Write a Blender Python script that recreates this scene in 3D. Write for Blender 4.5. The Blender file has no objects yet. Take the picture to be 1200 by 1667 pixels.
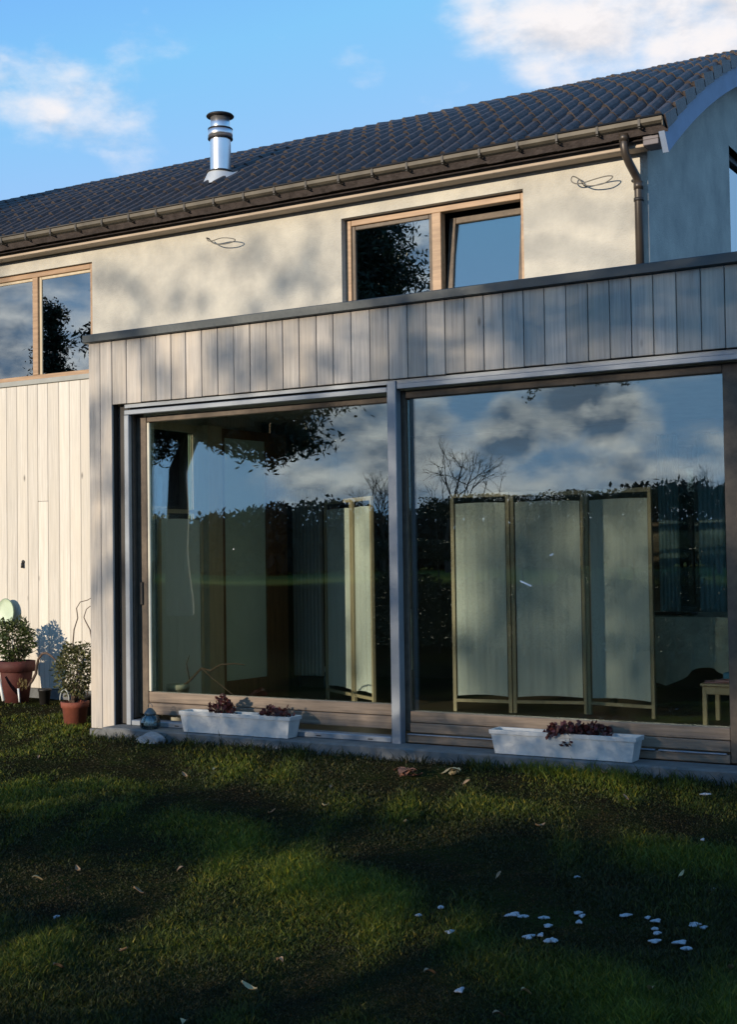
import bpy, bmesh, math, random
import numpy as np
from mathutils import Vector, Matrix
R = math.radians
random.seed(7); rng = np.random.default_rng(11)
sc = bpy.context.scene
COL = sc.collection

# ------------------------------------------------------------------ camera
CAM_Y, CAM_Z = -7.9, 1.37
def cam_basis():
    yaw, p, r = R(30.84), R(1.875), R(-.815)
    F = Vector((-math.sin(yaw)*math.cos(p), math.cos(yaw)*math.cos(p), math.sin(p)))
    ri = Vector((math.cos(yaw), math.sin(yaw), 0)); up = ri.cross(F)
    return ri*math.cos(r)+up*math.sin(r), up*math.cos(r)-ri*math.sin(r), F
cR, cU, cF = cam_basis()
cam = bpy.data.cameras.new('camera'); camo = bpy.data.objects.new('camera', cam); COL.objects.link(camo)
camo.matrix_world = Matrix(((cR.x, cU.x, -cF.x, 0), (cR.y, cU.y, -cF.y, CAM_Y), (cR.z, cU.z, -cF.z, CAM_Z), (0, 0, 0, 1)))
cam.sensor_fit = 'VERTICAL'; cam.sensor_height = 36; cam.lens = 36*2190/1667
cam.clip_start = .05; cam.clip_end = 3000
sc.camera = camo
def ray(px, py): return (cF + cR*((px-600)/2190) - cU*((py-833.5)/2190)).normalized()
def mirror_ray(px, py): d = ray(px, py); return Vector((d.x, -d.y, d.z))
def at_z(px, py, z):                      # photo measurement -> ground position
    d = ray(px, py); t = (z-CAM_Z)/d.z; return Vector((d.x*t, CAM_Y+d.y*t, z))

# ------------------------------------------------------------------ light
SUN_AZ, SUN_EL = R(17), R(11)             # from the facade normal, towards -x
SUN = Vector((-math.sin(SUN_AZ)*math.cos(SUN_EL), -math.cos(SUN_AZ)*math.cos(SUN_EL), math.sin(SUN_EL)))
sl = bpy.data.lights.new('sun', 'SUN'); sl.energy = 3.6; sl.angle = R(.5); sl.color = (1, .84, .64)
so = bpy.data.objects.new('sun', sl); COL.objects.link(so)
so.rotation_euler = SUN.to_track_quat('Z', 'Y').to_euler()

W = bpy.data.worlds.new('World'); sc.world = W; W.use_nodes = True
def build_world():
    nt = W.node_tree; nt.nodes.clear(); N = nt.nodes.new; L = nt.links.new
    out = N('ShaderNodeOutputWorld'); bg = N('ShaderNodeBackground'); bg.inputs[1].default_value = .15
    L(bg.outputs[0], out.inputs[0])
    sky = N('ShaderNodeTexSky'); sky.sky_type = 'NISHITA'; sky.sun_disc = False
    sky.sun_elevation = SUN_EL; sky.sun_rotation = math.atan2(SUN.x, SUN.y)
    sky.air_density = 1.0; sky.dust_density = .0; sky.ozone_density = 2.5; sky.altitude = 50
    hs = N('ShaderNodeHueSaturation'); hs.inputs['Saturation'].default_value = SKY_SAT; hs.inputs['Value'].default_value = SKY_VAL
    L(sky.outputs[0], hs.inputs['Color'])
    tc = N('ShaderNodeTexCoord')
    def vm(op, a, b=None):
        n = N('ShaderNodeVectorMath'); n.operation = op
        for i, v in enumerate((a, b)):
            if v is None: continue
            if hasattr(v, 'links'): L(v, n.inputs[i])
            else: n.inputs[i].default_value = v
        return n
    def mt(op, a, b=0., clamp=False):
        n = N('ShaderNodeMath'); n.operation = op; n.use_clamp = clamp
        for i, v in enumerate((a, b)):
            if hasattr(v, 'links'): L(v, n.inputs[i])
            else: n.inputs[i].default_value = v
        return n.outputs[0]
    d = tc.outputs['Generated']
    # clouds: (direction, angular radius in degrees, weight)
    bumps = []
    for px, py, r_, w in ((15, 135, 2.2, .56), (85, 145, 2.4, .58), (150, 190, 2.2, .50), (200, 218, 2.2, .46), (735, 150, 2.0, .22),
                          (800, -5, 3.4, .72), (900, 5, 4.2, .85), (1010, -10, 4.2, .85), (1100, 30, 3.4, .8), (1190, 30, 3.8, .85), (1000,-130,8,.8)):
        bumps.append((ray(px, py), r_, w))
    for px, py, r_, w in ((460, 690, 2.4, .7), (540, 690, 3.4, .9), (600, 730, 3.6, .9), (520, 790, 3, .6), (690, 720, 3.2, .9), (760, 728, 2.4, .75),
                          (840, 692, 2.6, .95), (925, 665, 2.8, .98), (985, 680, 2.6, .9), (1045, 690, 1.8, .5), (680, 645, 2.4, .6),
                          (850, 800, 3.4, .6), (960, 795, 3.2, .62), (1050, 790, 3.2, .62), (1120, 785, 3.2, .6), (1190, 770, 3.2, .6), (700, 800, 3.2, .55),
                          (660, 470, 4, .75), (640, 440, 3.5, .7), (830, 320, 4.5, .62), (30, 560, 7, .8), (120, 600, 6, .75), (20, 500, 4, .5)):
        bumps.append((mirror_ray(px, py), r_, w))
    nw = N('ShaderNodeTexNoise'); nw.inputs['Scale'].default_value = 9; nw.inputs['Detail'].default_value = 4; L(d, nw.inputs['Vector'])
    d0 = d; d = vm('ADD', d, vm('SCALE', vm('SUBTRACT', nw.outputs['Color'], (.5, .5, .5)).outputs[0]).outputs[0]).outputs[0]; d = vm('NORMALIZE', d).outputs[0]
    for q in nt.nodes:
        if q.type == 'VECT_MATH' and q.operation == 'SCALE': q.inputs['Scale'].default_value = .09
    tot = None
    for b, r_, w in bumps:
        dp = vm('DOT_PRODUCT', d0 if b.y > 0 else d, tuple(b)).outputs['Value']
        mr = N('ShaderNodeMapRange'); mr.interpolation_type = 'SMOOTHSTEP'; mr.inputs['From Min'].default_value = math.cos(R(r_)); mr.inputs['From Max'].default_value = 1.0
        mr.inputs['To Min'].default_value = 0; mr.inputs['To Max'].default_value = w; L(dp, mr.inputs['Value'])
        tot = mr.outputs[0] if tot is None else mt('MAXIMUM', tot, mr.outputs[0])
    def noise(vec, scale, det=8, rough=.56):
        n = N('ShaderNodeTexNoise'); n.inputs['Scale'].default_value = scale; n.inputs['Detail'].default_value = det; n.inputs['Roughness'].default_value = rough
        L(vec, n.inputs['Vector']); return n.outputs['Fac']
    st = vm('MULTIPLY', d0, (1, 1, 1.9)).outputs[0]
    n1 = noise(st, 14)
    st2 = vm('ADD', st, (-.004, -.003, .022)).outputs[0]
    n2 = noise(st2, 14)
    # a little random cloud everywhere, more at the placed banks
    dens = mt('ADD', tot, mt('MULTIPLY', mt('SUBTRACT', n1, .5), 1.7))
    m = N('ShaderNodeMapRange'); m.interpolation_type = 'SMOOTHSTEP'; m.inputs['From Min'].default_value = .14; m.inputs['From Max'].default_value = .95
    L(dens, m.inputs['Value']); mask = mt('MULTIPLY', m.outputs[0], .93)
    # shade: thicker below, lit tops
    toward = vm('DOT_PRODUCT', d0, tuple(SUN)).outputs['Value']      # clouds towards the sun are backlit: thick = dark
    tk = N('ShaderNodeMapRange'); tk.inputs['From Min'].default_value = .45; tk.inputs['From Max'].default_value = .95; L(dens, tk.inputs['Value'])
    kk = mt('ADD', mt('MULTIPLY', toward, .38), .40, True)
    sh = mt('SUBTRACT', mt('ADD', mt('MULTIPLY', mt('SUBTRACT', n1, n2), mt('ADD', 2.8, mt('MULTIPLY', toward, 1.8))), mt('SUBTRACT', .97, mt('MULTIPLY', toward, .06))), mt('MULTIPLY', tk.outputs[0], kk), True)
    cr = N('ShaderNodeMix'); cr.data_type = 'RGBA'; L(sh, cr.inputs[0]); cr.inputs[6].default_value = CLOUD_DARK; cr.inputs[7].default_value = CLOUD_LIT
    mx = N('ShaderNodeMix'); mx.data_type = 'RGBA'; L(mask, mx.inputs[0]); cap = N('ShaderNodeMix'); cap.data_type = 'RGBA'; cap.blend_type = 'DARKEN'; cap.inputs[0].default_value = 1; cap.inputs[7].default_value = SKY_CAP; L(hs.outputs[0], cap.inputs[6]); L(cap.outputs[2], mx.inputs[6])
    gl = vm('SCALE', cr.outputs[2]); L(mt('ADD', 1.0, mt('MULTIPLY', mt('MAXIMUM', toward, 0.), .45)), gl.inputs['Scale']); L(gl.outputs[0], mx.inputs[7])   # clouds near the sun are brighter
    L(mx.outputs[2], bg.inputs[0])
SKY_SAT, SKY_VAL = 1.15, 1.62
CLOUD_DARK = (.75, 1.0, 1.45, 1); CLOUD_LIT = (4.8, 4.5, 4.4, 1); SKY_CAP = (1.6, 2.75, 4.5, 1)
build_world()
sc.view_settings.view_transform = 'Standard'; sc.view_settings.look = 'None'; sc.view_settings.exposure = 0.5; sc.view_settings.gamma = 1
sc.cycles.max_bounces = 10; sc.cycles.transparent_max_bounces = 24; sc.cycles.use_denoising = True

# ------------------------------------------------------------------ materials
MAT = {}
def nodes(name):
    m = bpy.data.materials.new(name); m.use_nodes = True; nt = m.node_tree
    return m, nt, nt.nodes['Principled BSDF']
def mat(name, col, rough=.6, metal=0, var=.12, scale=6, bump=.0, bscale=40, spec=.5, stretch=(1, 1, 1), col2=None, trans=None, island=0.):
    if name in MAT: return MAT[name]
    m, nt, b = nodes(name); N = nt.nodes.new; L = nt.links.new
    b.inputs['Roughness'].default_value = rough; b.inputs['Metallic'].default_value = metal; b.inputs['Specular IOR Level'].default_value = spec
    tc = N('ShaderNodeTexCoord'); mp = N('ShaderNodeMapping'); mp.inputs['Scale'].default_value = stretch; L(tc.outputs['Object'], mp.inputs['Vector'])
    n = N('ShaderNodeTexNoise'); n.inputs['Scale'].default_value = scale; n.inputs['Detail'].default_value = 8; n.inputs['Roughness'].default_value = .6; L(mp.outputs[0], n.inputs['Vector'])
    cr = N('ShaderNodeValToRGB'); e = cr.color_ramp.elements; e[0].position = .3; e[1].position = .7
    c2 = col2 or tuple(min(1, c*(1+var)) for c in col)
    e[0].color = (*[c*(1-var) for c in col], 1); e[1].color = (*c2, 1)
    L(n.outputs['Fac'], cr.inputs[0]); src = cr.outputs[0]
    if island:
        g = N('ShaderNodeNewGeometry'); mr = N('ShaderNodeMapRange'); mr.inputs['To Min'].default_value = 1-island; mr.inputs['To Max'].default_value = 1+island
        L(g.outputs['Random Per Island'], mr.inputs['Value'])
        mm = N('ShaderNodeMix'); mm.data_type = 'RGBA'; mm.blend_type = 'MULTIPLY'; mm.inputs[0].default_value = 1
        L(src, mm.inputs[6]); L(mr.outputs[0], mm.inputs[7]); src = mm.outputs[2]
    L(src, b.inputs['Base Color'])
    if bump:
        n2 = N('ShaderNodeTexNoise'); n2.inputs['Scale'].default_value = bscale; n2.inputs['Detail'].default_value = 6; L(mp.outputs[0], n2.inputs['Vector'])
        bp = N('ShaderNodeBump'); bp.inputs['Strength'].default_value = bump; bp.inputs['Distance'].default_value = .01
        L(n2.outputs['Fac'], bp.inputs['Height']); L(bp.outputs[0], b.inputs['Normal'])
    if trans:                                    # thin translucent sheet (leaf, fabric)
        t = N('ShaderNodeBsdfTranslucent'); L(src, t.inputs['Color']); mxs = N('ShaderNodeMixShader'); mxs.inputs[0].default_value = trans
        o = nt.nodes['Material Output']; L(b.outputs[0], mxs.inputs[1]); L(t.outputs[0], mxs.inputs[2]); L(mxs.outputs[0], o.inputs[0])
    MAT[name] = m; return m

def wood_boards(name, c_dark, c_light, c_warm, knots=True):
    m, nt, b = nodes(name); N = nt.nodes.new; L = nt.links.new
    b.inputs['Roughness'].default_value = .8; b.inputs['Specular IOR Level'].default_value = .25
    tc = N('ShaderNodeTexCoord'); g = N('ShaderNodeNewGeometry')
    off = N('ShaderNodeCombineXYZ'); mu = N('ShaderNodeMath'); mu.operation = 'MULTIPLY'; mu.inputs[1].default_value = 37.
    L(g.outputs['Random Per Island'], mu.inputs[0]); L(mu.outputs[0], off.inputs[2])
    ad = N('ShaderNodeVectorMath'); L(tc.outputs['Object'], ad.inputs[0]); L(off.outputs[0], ad.inputs[1])
    mp = N('ShaderNodeMapping'); mp.inputs['Scale'].default_value = (60, 60, 2.2); L(ad.outputs[0], mp.inputs['Vector'])
    n = N('ShaderNodeTexNoise'); n.inputs['Scale'].default_value = 1; n.inputs['Detail'].default_value = 8; n.inputs['Roughness'].default_value = .65; n.inputs['Distortion'].default_value = .6; L(mp.outputs[0], n.inputs['Vector'])
    mp2 = N('ShaderNodeMapping'); mp2.inputs['Scale'].default_value = (7, 7, 1.6); L(ad.outputs[0], mp2.inputs['Vector'])
    n2 = N('ShaderNodeTexNoise'); n2.inputs['Scale'].default_value = 1; n2.inputs['Detail'].default_value = 5; L(mp2.outputs[0], n2.inputs['Vector'])
    cr = N('ShaderNodeValToRGB'); e = cr.color_ramp.elements; e[0].position = .3; e[1].position = .72; e[0].color = (*c_dark, 1); e[1].color = (*c_light, 1)
    L(n.outputs['Fac'], cr.inputs[0])
    mx = N('ShaderNodeMix'); mx.data_type = 'RGBA'; L(cr.outputs[0], mx.inputs[6]); mx.inputs[7].default_value = (*c_warm, 1)
    r2 = N('ShaderNodeMapRange'); r2.inputs['From Min'].default_value = .42; r2.inputs['From Max'].default_value = .75; r2.inputs['To Max'].default_value = .65; L(n2.outputs['Fac'], r2.inputs['Value']); L(r2.outputs[0], mx.inputs[0])
    mr = N('ShaderNodeMapRange'); mr.inputs['To Min'].default_value = .84; mr.inputs['To Max'].default_value = 1.10; L(g.outputs['Random Per Island'], mr.inputs['Value'])
    mm = N('ShaderNodeMix'); mm.data_type = 'RGBA'; mm.blend_type = 'MULTIPLY'; mm.inputs[0].default_value = 1; L(mx.outputs[2], mm.inputs[6]); L(mr.outputs[0], mm.inputs[7])
    src = mm.outputs[2]
    if knots:
        mp3 = N('ShaderNodeMapping'); mp3.inputs['Scale'].default_value = (4.2, 4.2, 1.6); L(ad.outputs[0], mp3.inputs['Vector'])
        vo = N('ShaderNodeTexVoronoi'); vo.inputs['Scale'].default_value = 1; L(mp3.outputs[0], vo.inputs['Vector'])
        r3 = N('ShaderNodeMapRange'); r3.inputs['From Min'].default_value = .02; r3.inputs['From Max'].default_value = .07; L(vo.outputs['Distance'], r3.inputs['Value'])
        r4 = N('ShaderNodeMapRange'); r4.inputs['To Min'].default_value = .35; L(r3.outputs[0], r4.inputs['Value'])
        m3 = N('ShaderNodeMix'); m3.data_type = 'RGBA'; m3.blend_type = 'MULTIPLY'; m3.inputs[0].default_value = 1; L(src, m3.inputs[6]); L(r4.outputs[0], m3.inputs[7]); src = m3.outputs[2]
    L(src, b.inputs['Base Color'])
    bp = N('ShaderNodeBump'); bp.inputs['Strength'].default_value = .35; bp.inputs['Distance'].default_value = .004; L(n.outputs['Fac'], bp.inputs['Height']); L(bp.outputs[0], b.inputs['Normal'])
    MAT[name] = m; return m

def glass(name, tint=(.93, .96, .92), base=.12, wav=.02):
    m = bpy.data.materials.new(name); m.use_nodes = True; nt = m.node_tree; nt.nodes.clear(); N = nt.nodes.new; L = nt.links.new
    o = N('ShaderNodeOutputMaterial'); mx = N('ShaderNodeMixShader'); t = N('ShaderNodeBsdfTransparent'); g = N('ShaderNodeBsdfGlossy')
    t.inputs[0].default_value = (*tint, 1); g.inputs['Color'].default_value = (.88, .99, 1, 1); g.inputs['Roughness'].default_value = 0
    f = N('ShaderNodeFresnel'); f.inputs[0].default_value = 1.5; a = N('ShaderNodeMath'); a.inputs[1].default_value = base; L(f.outputs[0], a.inputs[0])
    tc = N('ShaderNodeTexCoord'); n = N('ShaderNodeTexNoise'); n.inputs['Scale'].default_value = 1.3; n.inputs['Detail'].default_value = 1; L(tc.outputs['Object'], n.inputs['Vector'])
    bp = N('ShaderNodeBump'); bp.inputs['Strength'].default_value = wav; bp.inputs['Distance'].default_value = .05; L(n.outputs['Fac'], bp.inputs['Height']); L(bp.outputs[0], g.inputs['Normal'])
    L(a.outputs[0], mx.inputs[0]); L(t.outputs[0], mx.inputs[1]); L(g.outputs[0], mx.inputs[2]); L(mx.outputs[0], o.inputs[0])
    MAT[name] = m; return m

M_RENDER = mat('wall_render', (.46, .45, .41), .9, var=.16, scale=3.2, bump=.7, bscale=70, spec=.1, col2=(.57, .55, .48))
M_GREY = wood_boards('grey_cladding', (.31, .295, .275), (.55, .515, .47), (.58, .50, .40))
M_PALE = wood_boards('pale_cladding', (.52, .49, .43), (.72, .68, .61), (.65, .60, .51))
M_TRIM = mat('zinc_trim', (.05, .062, .068), .45, .3, var=.15, bump=.1)
M_TILE = mat('roof_tile', (.062, .052, .050), .45, var=.4, scale=14, bump=.5, bscale=60, spec=.3)
M_EAVE = mat('eave_timber', (.42, .35, .28), .8, var=.18, scale=3, stretch=(1, 8, 8), bump=.2)
M_GUT = mat('gutter_metal', (.085, .074, .055), .6, .1, var=.35, scale=5)
M_DARK = mat('dark_metal', (.016, .015, .014), .55, .0)
M_PIPE = mat('downpipe_metal', (.050, .040, .032), .4, .2, var=.2)
M_BLUE = mat('verge_paint', (.22, .29, .42), .6, var=.12, scale=5, bump=.15)
M_ALU = mat('aluminium', (.24, .27, .31), .45, .4, var=.08, scale=9)
M_WOOD = mat('oak_frame', (.085, .062, .045), .55, var=.3, scale=5, stretch=(3, 12, 3), bump=.2, col2=(.13, .095, .065))
M_WOODH = mat('oak_rail', (.17, .125, .09), .6, var=.3, scale=3, stretch=(1, 20, 20), bump=.2, col2=(.25, .19, .14))
M_ORANGE = mat('varnished_frame', (.30, .18, .10), .5, var=.2, scale=4, stretch=(1, 10, 10), col2=(.40, .26, .15))
M_PINE = mat('pale_wood', (.47, .39, .27), .5, var=.15, scale=4, stretch=(8, 8, 1))
M_GLASS = glass('pane_glass'); M_GLASS2 = glass('upper_pane_glass', (.5, .55, .55), .32)
M_CONC = mat('concrete', (.12, .127, .13), .9, var=.25, scale=9, bump=.6, bscale=50)
M_STEEL = mat('stainless_flue', (.75, .76, .78), .28, .9, var=.06)
M_TERRA = mat('terracotta', (.20, .055, .032), .8, var=.3, scale=9, bump=.2)
M_TERRA2 = mat('dark_terracotta', (.075, .016, .012), .75, var=.3, scale=8, bump=.2)
M_SOIL = mat('soil', (.035, .026, .018), 1, var=.5, scale=30, bump=1, bscale=60)
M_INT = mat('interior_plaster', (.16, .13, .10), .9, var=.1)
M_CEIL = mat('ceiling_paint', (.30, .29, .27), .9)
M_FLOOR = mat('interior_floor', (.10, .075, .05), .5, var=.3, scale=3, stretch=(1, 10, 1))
M_FAB = mat('screen_fabric', (.80, .86, .86), .9, var=.06, scale=4, stretch=(18, 18, .6), bump=.12, bscale=9, trans=.15)
M_WHITE = mat('white_paint', (.70, .72, .70), .5, var=.06)
M_CLOTH = mat('table_cloth', (.50, .56, .50), .95, var=.2, scale=8, bump=.5, bscale=60)
M_BARK = mat('bark', (.09, .06, .045), .95, var=.4, scale=10, stretch=(1, 1, .3), bump=1, bscale=30)

# ------------------------------------------------------------------ mesh helpers
class MB:
    def __init__(s): s.v = []; s.f = []; s.mi = []; s.cur = 0; s.smooth = set()
    def add(s, vs, fs, sm=False):
        o = len(s.v); s.v += [tuple(v) for v in vs]
        for f in fs:
            if sm: s.smooth.add(len(s.f))
            s.f.append(tuple(i+o for i in f)); s.mi.append(s.cur)
    def box(s, x0, x1, y0, y1, z0, z1):
        s.add([(x0,y0,z0),(x1,y0,z0),(x1,y1,z0),(x0,y1,z0),(x0,y0,z1),(x1,y0,z1),(x1,y1,z1),(x0,y1,z1)],
              [(0,3,2,1),(4,5,6,7),(0,1,5,4),(1,2,6,5),(2,3,7,6),(3,0,4,7)])
    def bbox(s, x0, x1, y0, y1, z0, z1, b=.004):           # box with chamfered edges
        bm = bmesh.new(); bmesh.ops.create_cube(bm, size=1)
        bmesh.ops.scale(bm, vec=(x1-x0, y1-y0, z1-z0), verts=bm.verts); bmesh.ops.translate(bm, vec=((x0+x1)/2, (y0+y1)/2, (z0+z1)/2), verts=bm.verts)
        bmesh.ops.bevel(bm, geom=bm.edges[:], offset=min(b, (x1-x0)/3, (y1-y0)/3, (z1-z0)/3), segments=1, affect='EDGES')
        bm.verts.index_update(); s.add([v.co[:] for v in bm.verts], [[v.index for v in f.verts] for f in bm.faces]); bm.free()
    def tube(s, pts, rs, n=8, cap=True):
        pts = [Vector(p) for p in pts]
        if not hasattr(rs, '__len__'): rs = [rs]*len(pts)
        vs = []; up = Vector((0, 0, 1)); prev = None
        for i, p in enumerate(pts):
            t = (pts[min(i+1, len(pts)-1)]-pts[max(i-1, 0)])
            t = t.normalized() if t.length > 1e-9 else Vector((0, 0, 1))
            a = prev if prev is not None else (Vector((1, 0, 0)) if abs(t.z) > .9 else t.cross(up))
            a = (a - t*a.dot(t)); a = a.normalized() if a.length > 1e-6 else t.orthogonal().normalized(); b = t.cross(a); prev = a
            vs += [p+(a*math.cos(2*math.pi*k/n)+b*math.sin(2*math.pi*k/n))*rs[i] for k in range(n)]
        fs = [(i*n+k, i*n+(k+1) % n, (i+1)*n+(k+1) % n, (i+1)*n+k) for i in range(len(pts)-1) for k in range(n)]
        if cap: fs += [tuple(range(n))[::-1], tuple((len(pts)-1)*n+k for k in range(n))]
        s.add(vs, fs, True)
    def lathe(s, prof, c, n=24):
        vs = [(c[0]+r*math.cos(2*math.pi*k/n), c[1]+r*math.sin(2*math.pi*k/n), c[2]+z) for r, z in prof for k in range(n)]
        fs = [(i*n+k, i*n+(k+1) % n, (i+1)*n+(k+1) % n, (i+1)*n+k) for i in range(len(prof)-1) for k in range(n)]
        s.add(vs, fs, True)
    def build(s, name, mats, parent=None):
        me = bpy.data.meshes.new(name); me.from_pydata(s.v, [], s.f)
        if not isinstance(mats, (list, tuple)): mats = [mats]
        for m in mats: me.materials.append(m)
        me.polygons.foreach_set('material_index', s.mi)
        me.polygons.foreach_set('use_smooth', [i in s.smooth for i in range(len(s.f))])
        me.update(); o = bpy.data.objects.new(name, me); COL.objects.link(o)
        if parent: o.parent = parent; o.matrix_parent_inverse = Matrix.Translation(-world_loc(parent))
        return o
def world_loc(p):
    v = Vector(p.location)
    return v
def tag(o, label=None, cat=None, group=None, kind=None):
    if label: o['label'] = label
    if cat: o['category'] = cat
    if group: o['group'] = group
    if kind: o['kind'] = kind
    return o
def empty(name, loc=(0, 0, 0), label=None, cat=None, group=None):
    o = bpy.data.objects.new(name, None); o.empty_display_size = .2; o.location = loc; COL.objects.link(o); return tag(o, label, cat, group)
def box_obj(name, m, parent, *b, bev=0):
    k = MB(); (k.bbox(*b, b=bev) if bev else k.box(*b)); return k.build(name, m, parent)

# ------------------------------------------------------------------ ground
def hnoise(x, y):
    return (.012*np.sin(x*2.3+1.1*np.sin(y*1.7))+.010*np.sin(y*3.1+x*.9+.5)+.006*np.sin(x*7.1+y*5.3)+.004*np.sin(x*13.+3*np.sin(y*9)))
def ground_h(x, y):
    x = np.asarray(x, float); y = np.asarray(y, float)
    near = np.clip((8-np.hypot(x+4, y+2.5))/4, 0, 1)
    fade = np.clip((-.2-y)/.4, 0, 1)*1.0+np.clip((-7.3-x)/.2, 0, 1)*(y > -.6)
    slope = -.02*np.clip(-y-.3, 0, 8)
    mound = .04*np.exp(-((y+.34)/.17)**2)*(y < -.19)*(x > -7.1)
    return hnoise(x, y)*near*np.clip(fade, 0, 1)+slope+mound
def build_ground():
    xs = np.concatenate([-np.geomspace(900, 12.2, 26), np.arange(-12, 3.01, .06), np.geomspace(3.2, 900, 26)])
    ys = np.concatenate([-np.geomspace(900, 8.3, 30), np.arange(-8, 2.6, .06), np.geomspace(2.8, 400, 16)])
    X, Y = np.meshgrid(xs, ys); Z = ground_h(X, Y)
    nx, ny = len(xs), len(ys)
    V = np.stack([X, Y, Z], -1).reshape(-1, 3)
    i = np.arange(nx-1); j = np.arange(ny-1); I, J = np.meshgrid(i, j); a = (J*nx+I).ravel()
    F = np.stack([a, a+1, a+nx+1, a+nx], -1)
    me = bpy.data.meshes.new('lawn'); me.from_pydata(V.tolist(), [], F.tolist()); me.polygons.foreach_set('use_smooth', [True]*len(F))
    m, nt, b = nodes('lawn_ground'); N = nt.nodes.new; L = nt.links.new; b.inputs['Roughness'].default_value = 1; b.inputs['Specular IOR Level'].default_value = 0
    g = N('ShaderNodeNewGeometry')
    n = N('ShaderNodeTexNoise'); n.inputs['Scale'].default_value = 2.2; n.inputs['Detail'].default_value = 9; n.inputs['Roughness'].default_value = .68; L(g.outputs['Position'], n.inputs['Vector'])
    cr = N('ShaderNodeValToRGB'); e = cr.color_ramp.elements; e[0].position = .32; e[0].color = (.016, .012, .009, 1); e[1].position = .68; e[1].color = (.026, .034, .010, 1)
    x_ = cr.color_ramp.elements.new(.5); x_.color = (.020, .020, .009, 1)
    L(n.outputs['Fac'], cr.inputs[0])
    n2 = N('ShaderNodeTexNoise'); n2.inputs['Scale'].default_value = .05; n2.inputs['Detail'].default_value = 6; L(g.outputs['Position'], n2.inputs['Vector'])
    fr = N('ShaderNodeValToRGB'); e = fr.color_ramp.elements; e[0].position = .35; e[0].color = (.06, .085, .02, 1); e[1].position = .65; e[1].color = (.16, .16, .04, 1); L(n2.outputs['Fac'], fr.inputs[0])
    sx = N('ShaderNodeSeparateXYZ'); L(g.outputs['Position'], sx.inputs[0]); mr = N('ShaderNodeMapRange'); mr.inputs['From Min'].default_value = -52; mr.inputs['From Max'].default_value = -62; L(sx.outputs[1], mr.inputs['Value'])
    ground_shade = N('ShaderNodeMapRange'); ground_shade.inputs['From Min'].default_value = -8.6; ground_shade.inputs['From Max'].default_value = -11; ground_shade.inputs['To Min'].default_value = 1; ground_shade.inputs['To Max'].default_value = .35; L(sx.outputs[1], ground_shade.inputs['Value'])  # tree shade painted into the ground colour between camera and far field
    dm = N('ShaderNodeMix'); dm.data_type = 'RGBA'; dm.blend_type = 'MULTIPLY'; dm.inputs[0].default_value = 1; L(cr.outputs[0], dm.inputs[6]); L(ground_shade.outputs[0], dm.inputs[7])
    bs_ = N('ShaderNodeMapRange'); bs_.inputs['From Min'].default_value = -8.6; bs_.inputs['From Max'].default_value = -11; bs_.inputs['To Min'].default_value = 1; bs_.inputs['To Max'].default_value = .0; L(sx.outputs[1], bs_.inputs['Value'])
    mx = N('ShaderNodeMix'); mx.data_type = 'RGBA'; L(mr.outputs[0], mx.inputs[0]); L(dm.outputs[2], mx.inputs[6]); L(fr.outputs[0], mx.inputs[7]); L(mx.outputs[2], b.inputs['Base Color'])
    n3 = N('ShaderNodeTexNoise'); n3.inputs['Scale'].default_value = 35; n3.inputs['Detail'].default_value = 8; L(g.outputs['Position'], n3.inputs['Vector'])
    bp = N('ShaderNodeBump'); L(bs_.outputs[0], bp.inputs['Strength']); bp.inputs['Distance'].default_value = .03; L(n3.outputs['Fac'], bp.inputs['Height']); L(bp.outputs[0], b.inputs['Normal'])
    me.materials.append(m); o = bpy.data.objects.new('lawn', me); COL.objects.link(o); tag(o, kind='structure')
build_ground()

# ------------------------------------------------------------------ house
house = empty('house', (-5, 2, 0), 'house with barrel tiled roof, cream render upper storey and grey timber glazed extension', 'house')
def part(k, name, m, parent=house): return k.build(name, m, parent)

GX = -3.37                                   # gable plane
WY = 2.0                                     # upper wall plane
CY, CZ, CR = 8.4, -5.2, 11.8                 # barrel roof circle
def arc(y, r=CR): return CZ+math.sqrt(max(0, r*r-(y-CY)**2))

# upper front wall with two openings
k = MB()
x0, x1 = -18.0, GX; zt = 4.60
wins = [(-11.4, -9.04, 3.19, 4.30), (-6.147, -4.415, 3.09, 4.315)]
k.box(x0, wins[0][0], WY, WY+.3, 3.12, zt); k.box(wins[0][0], wins[0][1], WY, WY+.3, wins[0][3], zt); k.box(wins[0][0], wins[0][1], WY, WY+.3, 2.9, wins[0][2])
k.box(wins[0][1], -8.7, WY, WY+.3, 0, zt); k.box(-8.7, wins[1][0], WY, WY+.3, 2.75, zt)
k.box(wins[1][0], wins[1][1], WY, WY+.3, wins[1][3], zt); k.box(wins[1][0], wins[1][1], WY, WY+.3, 2.75, wins[1][2]); k.box(wins[1][1], x1, WY, WY+.3, 2.75, zt)
k.box(-8.7, -7.24, WY, WY+.3, 0, 2.75)
k.box(-18, -8.9, WY+.05, WY+.3, 0, 2.9)
part(k, 'rendered_wall', M_RENDER)

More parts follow.
